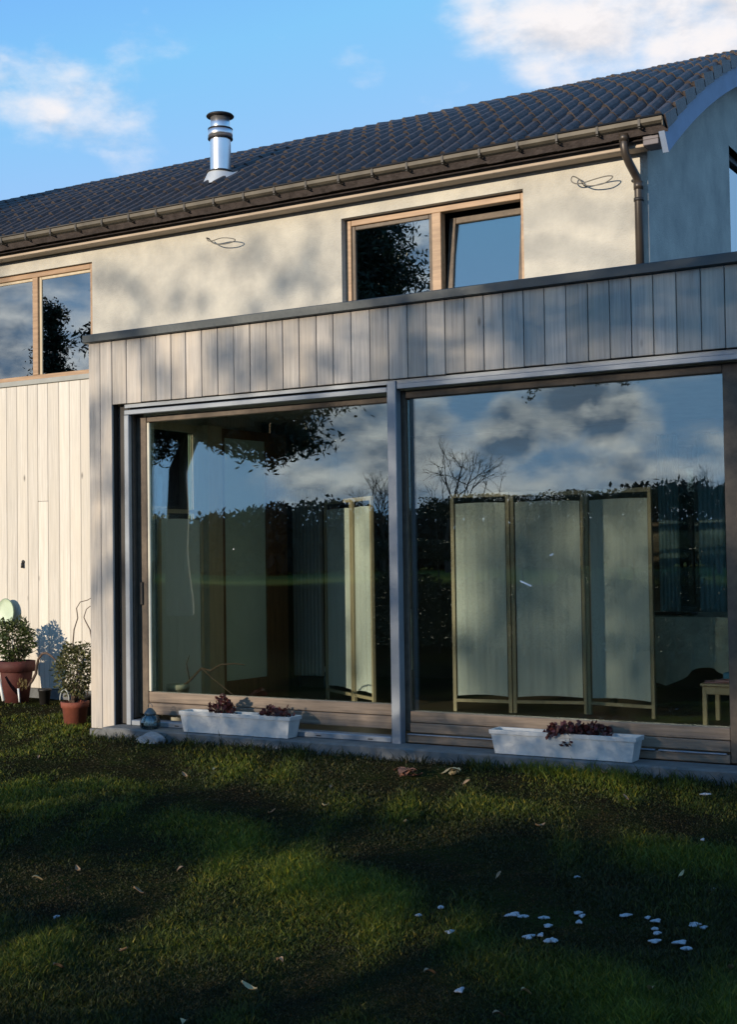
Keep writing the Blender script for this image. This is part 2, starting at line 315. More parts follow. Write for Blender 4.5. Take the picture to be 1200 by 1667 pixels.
# gable wall with window opening, polygon strips up to the arc
k = MB()
gw = (4.26, 6.1, 3.25, 5.07)
def gstrip(ya, yb, zb, zt_f, n=6):
    for i in range(n):
        a = ya+(yb-ya)*i/n; b = ya+(yb-ya)*(i+1)/n; za, zb2 = zt_f(a), zt_f(b)
        vs = [(GX, a, zb), (GX, b, zb), (GX, b, zb2), (GX, a, za), (GX-.3, a, zb), (GX-.3, b, zb), (GX-.3, b, zb2), (GX-.3, a, za)]
        k.add(vs, [(0, 1, 2, 3), (5, 4, 7, 6), (3, 2, 6, 7), (0, 3, 7, 4), (1, 5, 6, 2)])
top = lambda y: arc(y)-.10
gstrip(WY+.3, gw[0], 2.9, top, 10); gstrip(gw[0], gw[1], gw[3], top, 8); gstrip(gw[1], 14.8, 2.9, top, 24); gstrip(gw[0], gw[1], 2.9, lambda y: gw[2], 1)
k.box(GX-.3, GX-.001, WY, WY+.3, zt+.001, 4.66)
part(k, 'gable_wall', M_RENDER)

# back and far end of the main block (closes the volume)
k = MB(); k.box(-18, GX, 14.7, 15, 0, arc(14.8)-.1); k.box(-18.0, -17.7, WY+.3, 14.7, 0, 4.4); k.box(GX-.3, GX, 8.2, 14.7, 0, 2.9)
part(k, 'rear_wall', M_RENDER)

# roof: tile courses with ribs, one mesh
def build_roof():
    pitch, nx_per = .15, 9
    xr, xl = -3.13, -18.2
    nrib = int((xr-xl)/pitch); xs = np.array([xr-pitch*i/nx_per for i in range(nrib*nx_per+1)])
    ph = np.arange(len(xs)) % nx_per
    prof = np.array([.0, .035, .060, .066, .060, .030, .0, -.004, -.004])[ph]
    a0 = math.asin((CY-1.745)/CR); a1 = -math.asin((15.2-CY)/CR); step = .29/CR
    V = []; F = []; n = len(xs); rows = 0
    a = a0; c = 0
    while a > a1:
        for da, lift in (((0, -.05), (.0, .040), (.97*step, .014)) if c == 0 else ((0, .002), (.0, .019), (.97*step, .006))):
            aa = a-da; r = CR+lift+.004
            jit = rng.normal(0, .0025, n//nx_per+2)[np.arange(n)//nx_per]
            pr = prof if lift > 0 else (prof*0-.01 if c == 0 else prof)
            y = CY-np.sin(aa)*(r+pr+jit); z = CZ+np.cos(aa)*(r+pr+jit)
            V += list(zip(xs.tolist(), y.tolist(), z.tolist())); rows += 1
        a -= step; c += 1
    for r_ in range(rows-1):
        o = r_*n
        F += [(o+i, o+i+1, o+n+i+1, o+n+i) for i in range(n-1)]
    k = MB(); k.add(V, F); k.smooth = set()
    # end tiles turned down over the verge
    a = a0
    while a > a1:
        for t in (0,):
            aa0, aa1 = a, a-step*.93
            pts = []
            for aa, r in ((aa0, CR-.035), (aa1, CR-.05), (aa1, CR+.04), (aa0, CR+.075)):
                pts.append((CY-math.sin(aa)*r, CZ+math.cos(aa)*r))
            vs = [(-3.125, y, z) for y, z in pts]+[(-3.145, y, z) for y, z in pts]
            k.add(vs, [(0, 1, 2, 3), (7, 6, 5, 4), (0, 4, 5, 1), (1, 5, 6, 2), (2, 6, 7, 3), (3, 7, 4, 0)])
        a -= step
    # underside
    nn = 40; vs = []
    for i in range(nn+1):
        aa = a0+(a1-a0)*i/nn
        for r in (CR-.02, CR-.09):
            vs += [(xr-.05, CY-math.sin(aa)*r, CZ+math.cos(aa)*r), (xl, CY-math.sin(aa)*r, CZ+math.cos(aa)*r)]
    fs = []
    for i in range(nn): o = 4*i; fs += [(o, o+4, o+5, o+1), (o+2, o+3, o+7, o+6), (o, o+2, o+6, o+4)]
    k.cur = 0; k.add(vs, fs)
    return part(k, 'roof', M_TILE)
roof = build_roof()

# verge board following the curve
k = MB(); n = 60; ya, yb = 1.74, 14.9
for i in range(n):
    p = []
    for t in (i/n, (i+1)/n):
        aa = math.asin((CY-ya)/CR)*(1-t)-math.asin((yb-CY)/CR)*t
        for r in (CR-.045, CR-.21): p.append((CY-math.sin(aa)*r, CZ+math.cos(aa)*r))
    vs = [(-3.155, *q) for q in p]+[(-3.20, *q) for q in p]
    k.add(vs, [(0, 1, 3, 2), (4, 6, 7, 5), (0, 2, 6, 4), (1, 5, 7, 3)]+([(0, 4, 5, 1)] if i == 0 else []))
part(k, 'verge_board', M_BLUE)
# soffit between verge board and gable wall
k = MB()
for i in range(n):
    p = []
    for t in (i/n, (i+1)/n):
        aa = math.asin((CY-ya-.05)/CR)*(1-t)-math.asin((yb-CY)/CR)*t
        p.append((CY-math.sin(aa)*(CR-.13), CZ+math.cos(aa)*(CR-.13)))
    k.add([(-3.20, *p[0]), (-3.20, *p[1]), (GX-.02, *p[1]), (GX-.02, *p[0])], [(0, 1, 2, 3)])
part(k, 'verge_soffit', M_EAVE)

# eave board, soffit
k = MB(); k.bbox(-18.1, -3.345, 1.85, 1.99, 4.437, 4.583)
part(k, 'eave_board', M_EAVE)
k = MB(); k.bbox(-3.335, -3.215, 1.80, 1.97, 4.43, 4.575); part(k, 'eave_end_block', mat('end_block', (.16, .15, .17), .7))

# gutter
k = MB(); prof = [(1.705, 4.608), (1.690, 4.604), (1.692, 4.568), (1.712, 4.552), (1.755, 4.542), (1.80, 4.544), (1.832, 4.560), (1.836, 4.59), (1.830, 4.59), (1.822, 4.566), (1.795, 4.552), (1.755, 4.550), (1.722, 4.560), (1.705, 4.575)]
vs = [(-18.1, y, z) for y, z in prof]+[(-3.15, y, z) for y, z in prof]; m_ = len(prof)
k.add(vs, [(i, (i+1) % m_, m_+(i+1) % m_, m_+i) for i in range(m_)]+[tuple(range(m_))[::-1], tuple(range(m_, 2*m_))])
k.box(-3.152, -3.146, 1.70, 1.834, 4.53, 4.603)
gutter = part(k, 'gutter', M_GUT)
k = MB(); k.tube([(-18.1, 1.692, 4.607), (-3.145, 1.692, 4.607)], .011, 8); k.build('gutter_bead', M_DARK, gutter)
bx = [-3.324-.3317*i for i in range(44)]
for x in bx:
    k = MB(); k.box(x-.009, x+.009, 1.684, 1.6885, 4.545, 4.612); k.box(x-.009, x+.009, 1.689, 1.85, 4.5325, 4.537)
    k.build('gutter_bracket', M_DARK, gutter)

# downpipe with swan neck
k = MB(); pts = [(-3.470, 1.765, 4.52), (-3.470, 1.765, 4.44), (-3.466, 1.772, 4.385), (-3.452, 1.82, 4.32), (-3.438, 1.88, 4.265), (-3.428, 1.925, 4.225), (-3.424, 1.935, 4.17), (-3.424, 1.935, 2.98)]
k.tube(pts, .032, 14); k.tube([(-3.47, 1.765, 4.53), (-3.47, 1.765, 4.475)], .038, 14); k.tube([(-3.424, 1.935, 4.20), (-3.424, 1.935, 4.14)], .037, 14)
dp = part(k, 'downpipe', M_PIPE)
for z in (4.05, 3.25):
    k = MB(); k.tube([(-3.424, 1.935, z), (-3.424, 1.935, z+.025)], .038, 14); k.box(-3.430, -3.418, 1.965, 1.999, z+.002, z+.022); k.build('pipe_clip', M_DARK, dp)

# flue
fx, fy = -7.79, 2.45
k = MB(); k.lathe([(.100, -.05), (.100, .52)], (fx, fy, 5.0), 32); k.lathe([(.094, .52), (.094, .63), (.0, .63)], (fx, fy, 5.0), 32)
flue = part(k, 'chimney_flue', M_STEEL)
k = MB(); k.lathe([(.0, .632), (.132, .632), (.135, .640), (.125, .652), (.0, .668)], (fx, fy, 5.0), 32); k.build('cap', M_DARK, flue)
k = MB(); k.lathe([(.101, .425), (.118, .43), (.119, .50), (.101, .505)], (fx, fy, 5.0), 32); k.build('collar', M_STEEL, flue)
for pr_ in ([(.101, .41), (.121, .412), (.121, .425), (.101, .427)], [(.095, .508), (.121, .508), (.119, .516), (.095, .52)], [(.101, .108), (.133, .094), (.138, .082), (.101, .08)]):
    k = MB(); k.lathe(pr_, (fx, fy, 5.0), 32); k.build('seal_ring', M_DARK, flue)
k = MB(); n = 32; vs = []
for rr, zz in ((.124, .082), (.165, None)):
    for i in range(n):
        a = 2*math.pi*i/n; x_, y_ = fx+rr*math.cos(a), fy+rr*math.sin(a)*1.05
        vs.append((x_, y_, 5.0+zz if zz else arc(y_)+.068))
k.add(vs, [(i, (i+1) % n, n+(i+1) % n, n+i) for i in range(n)], True); k.build('flashing', mat('flashing_lead', (.50, .53, .55), .5, .4), flue)

# ---- upper windows
def wframe(k, x0, x1, y0, y1, z0, z1, w, wb=None):
    wb = wb or w
    k.bbox(x0, x0+w, y0, y1, z0, z1); k.bbox(x1-w, x1, y0, y1, z0, z1)
    k.bbox(x0+w+.0005, x1-w-.0005, y0+.001, y1-.001, z1-w, z1-.0005); k.bbox(x0+w+.0005, x1-w-.0005, y0+.001, y1-.001, z0+.0005, z0+wb)
# right upper window: fixed light left, tilted sash right
w1 = empty('window', (-5.28, 2.1, 3.1)); w1.parent = house; w1.matrix_parent_inverse = Matrix.Translation(-Vector(house.location))
def sub(k, name, m, p=None):
    o = k.build(name, m); o.parent = p; pl = Vector(p.location); o.matrix_parent_inverse = Matrix.Translation(-pl); return o
k = MB(); wframe(k, -6.147, -4.415, 2.07, 2.15, 3.095, 4.310, .055); k.bbox(-5.29, -5.205, 2.068, 2.152, 3.15, 4.2545)
sub(k, 'frame', M_ORANGE, w1)
k = MB(); wframe(k, -6.091, -5.291, 2.085, 2.135, 3.151, 4.2535, .035); sub(k, 'fixed_sash', M_WOOD, w1)
k = MB(); k.box(-6.056, -5.326, 2.10, 2.112, 3.186, 4.218); sub(k, 'pane', M_GLASS2, w1)
# tilting sash: pivot at the bottom, leaning into the room
def tilt(k, ang, zp, yp):
    c, s_ = math.cos(ang), math.sin(ang); k.v = [(x, yp+(y-yp)*c+(z-zp)*s_, zp+(z-zp)*c-(y-yp)*s_) for x, y, z in k.v]
k = MB(); wframe(k, -5.20, -4.475, 2.09, 2.15, 3.151, 4.235, .06); tilt(k, R(7), 3.15, 2.15); sub(k, 'tilted_sash', M_WOOD, w1)
k = MB(); k.box(-5.14, -4.535, 2.11, 2.122, 3.211, 4.175); tilt(k, R(7), 3.15, 2.15); sub(k, 'pane', M_GLASS2, w1)
k = MB(); n = 14; vs = []
for i in range(n+1):
    x_ = -4.60+.16*i/n; y_ = 2.33+.012*math.sin(i*1.9)
    vs += [(x_, y_, 3.1), (x_, y_, 4.22)]
k.add(vs, [(2*i, 2*i+2, 2*i+3, 2*i+1) for i in range(n)], True); cu = k.build('net_curtain', mat('net_curtain', (.75, .76, .78), .9, trans=.5)); tag(cu, 'narrow white net curtain hanging inside the tilted upper window', 'curtain')
# left upper window
w2 = empty('window', (-10.2, 2.1, 3.2)); w2.parent = house; w2.matrix_parent_inverse = Matrix.Translation(-Vector(house.location))
k = MB(); wframe(k, -11.4, -9.045, 2.03, 2.11, 3.20, 4.295, .05); k.bbox(-9.875, -9.80, 2.028, 2.112, 3.25, 4.2445); sub(k, 'frame', M_ORANGE, w2)
k = MB(); k.bbox(-9.7995, -9.765, 2.05, 2.10, 3.25, 4.2445); k.bbox(-11.35, -9.876, 2.05, 2.10, 4.215, 4.2444);k.bbox(-9.7645, -9.0955, 2.05, 2.10, 4.215, 4.2444); sub(k, 'inner_sash', M_PINE, w2)
k = MB(); k.box(-11.35, -9.876, 2.06, 2.072, 3.25, 4.2145); sub(k, 'pane', M_GLASS2, w2)
k = MB(); k.box(-9.7645, -9.0955, 2.06, 2.072, 3.25, 4.2145); sub(k, 'pane', M_GLASS2, w2)
k = MB(); k.bbox(-11.45, -9.0, 1.955, 2.03, 3.145, 3.195); sub(k, 'sill', mat('sill_stone', (.30, .31, .29), .7), w2)
# gable window
w3 = empty('window', (GX, 5, 3.3)); w3.parent = house; w3.matrix_parent_inverse = Matrix.Translation(-Vector(house.location))
k = MB()
for (a, b, c, d) in ((gw[0], gw[0]+.06, gw[2], gw[3]), (gw[1]-.06, gw[1], gw[2], gw[3]), (gw[0]+.0605, gw[1]-.0605, gw[3]-.06, gw[3]), (gw[0]+.0605, gw[1]-.0605, gw[2], gw[2]+.06), (5.15, 5.21, gw[2]+.0605, gw[3]-.0605)):
    k.bbox(GX-.14, GX-.07, a, b, c, d)
sub(k, 'frame', M_TRIM, w3)
k = MB(); k.box(GX-.11, GX-.10, gw[0]+.06, 5.15, gw[2]+.06, gw[3]-.06); sub(k, 'pane', M_GLASS2, w3)
k = MB(); k.box(GX-.11, GX-.10, 5.21, gw[1]-.06, gw[2]+.06, gw[3]-.06); sub(k, 'pane', M_GLASS2, w3)

# upper rooms: floor, partition and back (dark inside)
k = MB(); k.box(-17.6, GX-.31, 2.31, 14.6, 2.80, 2.86); k.box(-17.6, GX-.31, 6.5, 6.6, 2.87, 5.6); k.box(-8.0, -7.9, 2.32, 6.49, 2.87, 4.5)
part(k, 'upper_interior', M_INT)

# ---- cladding, left lower wall (boards)
def boards(k, xa, xb, pitch, y0, y1, z0, z1, gap=.005, jit=.0015, start=0, joints=None):
    x = xa; i = 0
    while x < xb-.01:
        w = pitch*(1+random.uniform(-.07, .07)); xe = min(x+w, xb)
        if xb-xe < .04: xe = xb
        dy = random.uniform(-jit, jit)
        zs = [z0, z1]
        if joints and random.random() < joints: zs = [z0, random.uniform(z0+.5, z1-.5), z1]
        for a, b in zip(zs[:-1], zs[1:]): k.bbox(x+gap/2, xe-gap/2, y0+dy, y1, a+(.0015 if a != z0 else 0), b-(.0015 if b != z1 else 0), b=.003)
        x = xe; i += 1
k = MB(); boards(k, -12.2, -8.75, .145, 1.965, 1.990, .10, 3.14, gap=.004, joints=.12)
part(k, 'pale_cladding', M_PALE)
k = MB(); k.box(-12.2, -8.75, 1.991, 1.9995, .10, 3.14); part(k, 'cladding_backing', M_DARK)
k = MB(); k.box(-12.2, -7.26, 1.972, 2.02, -.1, .095); part(k, 'wall_plinth', M_CONC)

# ---- extension
XE0, XE1, YE1 = -7.24, 1.2, 4.4
k = MB(); 
k.box(-7.238, -7.122, -.0005, .022, .075, 3.055)
k = MB()
seam = [-7.0+.1448*i for i in range(-1, 58)]
boards(k, -7.24, -7.001, .12, -.022, .0, .07, 3.058, gap=.005)
x = -7.0
while x < XE1-.02:
    w = random.choice([.145, .146, .143, .148, .139, .150]); xe = min(x+w, XE1)
    dy = random.uniform(-.0018, .0018); k.bbox(x+.003, xe-.003, -.022+dy, .0, 2.566+random.uniform(-.002, .002), 3.058, b=.003); x = xe
part(k, 'extension_cladding', M_GREY)
k = MB(); k.box(-7.24, -7.0, .0005, .05, .07, 3.05); k.box(-7.0, XE1, .0005, .05, 2.58, 3.05); part(k, 'extension_backing', M_DARK)
# side of the extension (left): post, head and glazed side light
k = MB(); boards_y = []
y_ = .052
k.box(-7.235, -7.10, .051, .20, .07, 3.05); k.box(-7.235, -7.10, .2005, 2.0-.001, 2.50, 3.05); k.box(-7.235, -7.10, 1.90, 1.998, .07, 2.4995)
part(k, 'extension_side_wall', M_GREY)
# coping and flat roof
k = MB(); k.bbox(-7.275, XE1+.03, -.055, .02, 3.062, 3.126, b=.005); k.bbox(-7.275, -7.2, .0205, 1.995, 3.062, 3.124, b=.005); part(k, 'coping', M_TRIM)
k = MB(); k.box(-7.19, XE1, .03, 1.999, 3.0, 3.04); k.box(GX+.001, XE1, 1.9995, YE1, 3.0, 3.04); part(k, 'flat_roof', mat('roof_felt', (.06, .065, .07), .9, var=.2, bump=.4))
# concrete plinth
k = MB(); k.bbox(-6.98, XE1, -.19, .04, -.2, .108, b=.01); k.bbox(-7.25, -6.985, -.03, .04, -.2, .066, b=.006); k.box(-7.24, XE1, .0405, YE1, -.2, .062)
part(k, 'plinth', M_CONC)

# head rail, side frame, mullion (aluminium)
k = MB(); k.bbox(-6.896, -6.850, -.006, .03, .109, 2.478); part(k, 'side_frame', M_ALU)
k = MB(); k.bbox(-6.896, -4.556, -.004, .03, 2.480, 2.517); k.bbox(-4.480, XE1, -.004, .03, 2.497, 2.533); k.box(-6.896, XE1, .004, .028, 2.534, 2.560)
part(k, 'head_rail', M_ALU)
k = MB(); k.bbox(-4.553, -4.483, -.012, .06, .075, 2.555); part(k, 'mullion', M_ALU)
k = MB(); k.bbox(-2.10, -2.02, -.012, .06, .109, 2.495); part(k, 'mullion', M_ALU)
k = MB(); k.bbox(-7.0, -6.90, .052, .19, .109, 2.56); k.bbox(-6.9, XE1, .055, .19, 2.52, 2.60); part(k, 'opening_reveal', mat('dark_reveal', (.045, .042, .04), .7))

# sliding window left
s1 = empty('sliding_window', (-5.7, .12, .11)); s1.parent = house; s1.matrix_parent_inverse = Matrix.Translation(-Vector(house.location))
k = MB(); k.bbox(-6.895, -6.862, .06, .19, .155, 2.519); k.bbox(-6.858, -6.764, .10, .16, .185, 2.47); k.bbox(-4.61, -4.53, .10, .16, .185, 2.47); k.bbox(-6.7615, -4.6105, .102, .158, 2.425, 2.469); sub(k, 'frame', M_WOOD, s1)
k = MB(); k.bbox(-6.7615, -4.6105, .102, .158, .278, .356); k.bbox(-6.7615, -4.6105, .098, .158, .186, .274); sub(k, 'bottom_rail', M_WOODH, s1)
k = MB(); k.box(-6.762, -4.61, .125, .137, .356, 2.425); sub(k, 'pane', M_GLASS, s1)
k = MB(); k.bbox(-6.7635, -6.742, .106, .124, .358, 2.422); sub(k, 'glazing_bead', mat('pale_bead', (.62, .60, .50), .6), s1)
k = MB(); k.bbox(-6.84, -4.556, -.012, .094, .1085, .150, b=.006)
for x in np.arange(-6.4, -4.6, .42): k.cur = 1; k.box(x-.02, x+.02, -.0135, -.0125, .122, .130)
sub(k, 'track', [M_ALU, M_DARK], s1)
k = MB(); k.bbox(-6.828, -6.802, .085, .0995, 1.02, 1.195); sub(k, 'handle', M_DARK, s1)
k = MB(); k.bbox(-6.760, -6.742, .150, .175, 1.13, 1.36); sub(k, 'handle', M_DARK, s1)
# fixed window right
s2 = empty('fixed_window', (-3.4, .12, .11)); s2.parent = house; s2.matrix_parent_inverse = Matrix.Translation(-Vector(house.location))
k = MB(); k.bbox(-4.50, -4.461, .08, .16, .185, 2.494); k.bbox(-2.283, -2.16, .08, .16, .11, 2.494); k.bbox(-4.4605, -2.2835, .082, .158, 2.440, 2.493); sub(k, 'frame', M_WOOD, s2)
k = MB(); k.bbox(-4.4605, -2.2835, .082, .158, .244, .318); k.bbox(-4.4605, -2.2835, .078, .158, .176, .240); k.bbox(-4.48, -2.2835, .06, .158, .109, .160);  sub(k, 'bottom_rail', M_WOODH, s2)
k = MB(); k.bbox(-4.47, -3.3, .05, .077, .1605, .170); k.bbox(-2.72, -2.30, .05, .077, .1605, .170); k.bbox(-3.28, -2.74, .05, .077, .1605, .170); sub(k, 'drip_strip', M_ALU, s2)
k = MB(); k.box(-4.461, -2.283, .115, .127, .318, 2.440); sub(k, 'pane', M_GLASS, s2)
# third bay beyond the frame
s3 = empty('fixed_window', (-.5, .12, .11)); s3.parent = house; s3.matrix_parent_inverse = Matrix.Translation(-Vector(house.location))
k = MB(); wframe(k, -2.155, XE1, .08, .16, .11, 2.494, .07, .2); sub(k, 'frame', M_WOOD, s3)
k = MB(); k.box(-2.085, XE1-.07, .115, .127, .31, 2.424); sub(k, 'pane', M_GLASS, s3)

# glazed side light at the left (wood frame seen from inside)
s4 = empty('side_window', (-7.1, 1.2, .11)); s4.parent = house; s4.matrix_parent_inverse = Matrix.Translation(-Vector(house.location))
k = MB()
for a, b in ((.201, .26), (1.16, 1.36), (1.84, 1.899)): k.bbox(-7.19, -7.095 if b < 1 or b > 1.5 else -6.985, a, b, .11, 2.499)
k.bbox(-7.18, -7.10, .2605, 1.1495, .11, .22); k.bbox(-7.18, -7.10, .2605, 1.1495, 2.44, 2.4985); k.bbox(-7.18, -7.10, 1.3605, 1.8395, .11, .30); k.bbox(-7.18, -7.10, 1.3605, 1.8395, 2.44, 2.4985)
sub(k, 'frame', M_PINE, s4)
k = MB(); k.box(-7.15, -7.14, .26, 1.15, .22, 2.44); sub(k, 'pane', M_GLASS, s4)
k = MB(); k.box(-7.15, -7.14, 1.36, 1.84, .30, 2.44); sub(k, 'pane', M_GLASS, s4)

# ---- interior shell
FZ = .10
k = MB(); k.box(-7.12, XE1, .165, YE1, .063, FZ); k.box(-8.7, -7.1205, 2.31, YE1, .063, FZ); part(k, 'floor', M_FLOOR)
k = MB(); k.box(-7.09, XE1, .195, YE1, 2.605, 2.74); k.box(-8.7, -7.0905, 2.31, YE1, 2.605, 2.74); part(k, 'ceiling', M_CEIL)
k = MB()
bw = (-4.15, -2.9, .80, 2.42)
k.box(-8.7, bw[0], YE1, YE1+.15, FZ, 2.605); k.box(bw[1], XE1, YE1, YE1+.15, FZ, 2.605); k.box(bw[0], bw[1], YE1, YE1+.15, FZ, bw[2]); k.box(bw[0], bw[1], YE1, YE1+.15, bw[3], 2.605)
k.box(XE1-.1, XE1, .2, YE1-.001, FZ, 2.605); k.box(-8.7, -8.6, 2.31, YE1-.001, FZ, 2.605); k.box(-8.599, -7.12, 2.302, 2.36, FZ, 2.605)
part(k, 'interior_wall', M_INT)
s5 = empty('rear_window', (-3.5, 4.45, .8)); s5.parent = house; s5.matrix_parent_inverse = Matrix.Translation(-Vector(house.location))
k = MB(); wframe(k, bw[0], bw[1], YE1+.02, YE1+.1, bw[2], bw[3], .06); k.bbox(-3.82, -3.74, YE1+.02, YE1+.1, bw[2]+.0605, bw[3]-.0605); sub(k, 'frame', mat('grey_frame', (.10, .16, .18), .6), s5)
k = MB(); k.box(bw[0]+.06, bw[1]-.06, YE1+.05, YE1+.06, bw[2]+.06, bw[3]-.06); sub(k, 'pane', glass('rear_glass', (.6, .75, .78), .05), s5)
# timber door leaf opened behind the left bay
do = empty('interior_door', (-7.05, 2.1, FZ)); do.parent = house; do.matrix_parent_inverse = Matrix.Translation(-Vector(house.location))
ang = math.atan2(.62, -.10)
def obox(k, o, ux, l0, l1, t0, t1, z0, z1):            # box along a floor direction
    uy = Vector((-ux.y, ux.x, 0)); o = Vector(o)
    vs = [o+ux*l+uy*t+Vector((0, 0, z)) for z in (z0, z1) for l, t in ((l0, t0), (l1, t0), (l1, t1), (l0, t1))]
    k.add(vs, [(0, 3, 2, 1), (4, 5, 6, 7), (0, 1, 5, 4), (1, 2, 6, 5), (2, 3, 7, 6), (3, 0, 4, 7)])
u_ = Vector((.08, 1, 0)).normalized(); O = (-7.09, 1.42, 0)
k = MB(); obox(k, O, u_, 0, .10, 0, .05, FZ, 2.5); obox(k, O, u_, .66, .96, 0, .05, FZ, 2.5); obox(k, O, u_, .10, .66, .001, .049, FZ, .30); obox(k, O, u_, .10, .66, .001, .049, 2.42, 2.5); sub(k, 'door_frame', mat('dark_oak', (.16, .075, .03), .5, var=.3, scale=4, stretch=(6, 6, .7), col2=(.22, .11, .05)), do)
k = MB(); obox(k, O, u_, .10, .66, .015, .03, .30, 2.42); sub(k, 'door_panel', mat('milky_panel', (.55, .68, .62), .35, var=.05), do)

# ------------------------------------------------------------------ objects indoors
def screen(joints, label, h=1.77, name='folding_screen', hang=None):
    c = Vector((sum(j[0] for j in joints)/len(joints), sum(j[1] for j in joints)/len(joints), FZ))
    root = empty(name, c, label, 'room divider')
    for a, b in zip(joints[:-1], joints[1:]):
        a = Vector((*a, 0)); b = Vector((*b, 0)); u = (b-a).normalized(); l = (b-a).length; w = .028
        k = MB(); z0, z1 = FZ, FZ+h
        obox(k, a, u, .004, .004+w, -.012, .012, z0, z1); obox(k, a, u, l-w-.004, l-.004, -.012, .012, z0, z1)
        obox(k, a, u, w+.004, l-w-.004, -.011, .011, z1-.035, z1-.002); obox(k, a, u, w+.004, l-w-.004, -.011, .011, z0+.075, z0+.10)
        f = k.build('panel_frame', M_PINE, root)
        n = 34; vs = []
        for i in range(n+1):
            t = i/n; s_ = w+.012+(l-2*w-.024)*t
            for z in (z0+.125+.012*math.sin(t*3.1), z0+.8, z1-.085+.006*math.sin(t*3.1)):
                uy = Vector((-u.y, u.x, 0)); p = a+u*s_+uy*(.0022*math.sin(t*55+z)+.003*math.sin(t*23+z)); vs.append((p.x, p.y, z))
        k = MB(); k.add(vs, [(3*i+j, 3*i+3+j, 3*i+4+j, 3*i+1+j) for i in range(n) for j in (0, 1)], True); k.build('fabric', M_FAB, f)
    return root
screen([(-6.52, 2.25), (-6.03, 1.92), (-5.695, 1.70)], 'small folding screen with sunlit cream cloth, behind the left pane near the central post')
screen([(-5.07, 1.90), (-4.575, 1.985), (-3.995, 2.14), (-3.41, 2.05)], 'wide three panel folding screen with pale cloth, behind the right pane')
screen([(-7.06, .58), (-7.03, 1.13)], 'folding screen seen edge on behind the far left of the glazing', h=1.68)

# vertical radiator
RX, RY = .43, -.72
rd = empty('radiator', (-7.62+RX, 3.75+RY, .25), 'tall cream vertical radiator of narrow tubes at the back of the left room', 'radiator')
k = MB()
for i in range(8): k.bbox(-7.80+RX+i*.042, -7.80+RX+i*.042+.028, 3.70+RY, 3.76+RY, .22, 2.03, b=.008)
k.build('tubes', M_WHITE, rd)
for z_ in (.26, 1.94): k = MB(); k.bbox(-7.81+RX, -7.46+RX, 3.762+RY, 3.80+RY, z_, z_+.05); k.build('header_bar', M_WHITE, rd)
for x_ in (-7.78+RX, -7.49+RX): k = MB(); k.tube([(x_, 3.78+RY, .27), (x_, 3.78+RY, FZ)], .01); k.build('pipe', M_ALU, rd)
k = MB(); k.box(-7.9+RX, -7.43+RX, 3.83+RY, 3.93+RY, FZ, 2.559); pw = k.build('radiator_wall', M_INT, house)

# table with cloth and things
tb = empty('draped_table', (-3.75, 3.4, FZ), 'table under a grey cloth in the dim right hand room', 'table')
k = MB(); k.bbox(-4.15, -2.3, 2.85, 3.75, .80, .83); k.build('tabletop', M_PINE, tb)
for x, y in ((-4.08, 2.92), (-2.4, 2.92), (-4.08, 3.68), (-2.4, 3.68)):
    k = MB(); k.bbox(x-.03, x+.03, y-.03, y+.03, FZ, .80); k.build('leg', M_PINE, tb)
k = MB(); nx_, nz = 60, 14; vs = []
for i in range(nx_+1):
    x_ = -4.17+1.9*i/nx_; drop = .42+.22*math.exp(-((x_+3.55)/.22)**2)-.10*math.sin(x_*5)
    for j in range(nz+1):
        t = j/nz; z = .836-drop*t; vs.append((x_+.02*math.sin(t*3+i), 2.838-.03*t-.022*t*math.sin(i*.8+.6*math.sin(i*.3)), z))
fs = [(i*(nz+1)+j, (i+1)*(nz+1)+j, (i+1)*(nz+1)+j+1, i*(nz+1)+j+1) for i in range(nx_) for j in range(nz)]
k.add(vs, fs, True)
k.add([(-4.17, 2.838, .836), (-2.27, 2.838, .836), (-2.27, 3.76, .84), (-4.17, 3.76, .84)], [(0, 1, 2, 3)])
tag(k.build('tablecloth', M_CLOTH), 'grey green cloth hanging in folds over the table edge', 'tablecloth')
k = MB(); k.bbox(-3.75, -3.42, 3.0, 3.2, .842, .865, b=.01); tag(k.build('folder', M_DARK), 'flat dark folder lying on the cloth covered table', 'folder')
k = MB(); nb = 9
for i in range(nb):
    a = i*2*math.pi/nb; k.tube([(-4.02, 3.1, .845), (-4.02+.05*math.cos(a), 3.1+.05*math.sin(a), .93), (-4.02+.13*math.cos(a), 3.1+.1*math.sin(a), .90+.03*math.sin(a*3))], [.02, .03, .012], 6)
tag(k.build('crumpled_cloth', mat('beige_cloth', (.45, .42, .28), .9)), 'crumpled pale cloth heaped on the left end of the table', 'cloth')
stool = empty('side_table', (-2.82, 1.95, FZ), 'small pale wooden side table at the lower right behind the glass', 'side table')
k = MB(); k.bbox(-2.99, -2.45, 1.80, 2.2, .385, .405); k.build('tabletop', M_PINE, stool)
k = MB(); k.bbox(-2.965, -2.47, 1.825, 1.845, .325, .384); k.build('apron', M_PINE, stool)
for x, y in ((-2.965, 1.84), (-2.50, 1.84), (-2.965, 2.16), (-2.50, 2.16)):
    k = MB(); k.bbox(x-.017, x+.017, y-.017, y+.017, FZ, .3845); k.build('leg', M_PINE, stool)
k = MB(); k.bbox(-2.83, -2.64, 1.84, 2.0, .4415, .485); tag(k.build('tissue_box', mat('blue_card', (.06, .24, .42), .6)), 'blue cardboard box on top of the small side table', 'box')
k = MB()
for i, (x, y, a) in enumerate(((-2.90, 1.93, .3), (-2.80, 1.92, -.1), (-2.74, 1.95, .15))):
    obox(k, (x, y, 0), Vector((math.cos(a), math.sin(a), 0)), -.09, .12, -.07, .07, .4055+.012*i, .4160+.012*i)
tag(k.build('magazines', [mat('pink_paper', (.45, .25, .30), .6)]), 'stack of pink magazines under the blue box on the side table', 'magazines')
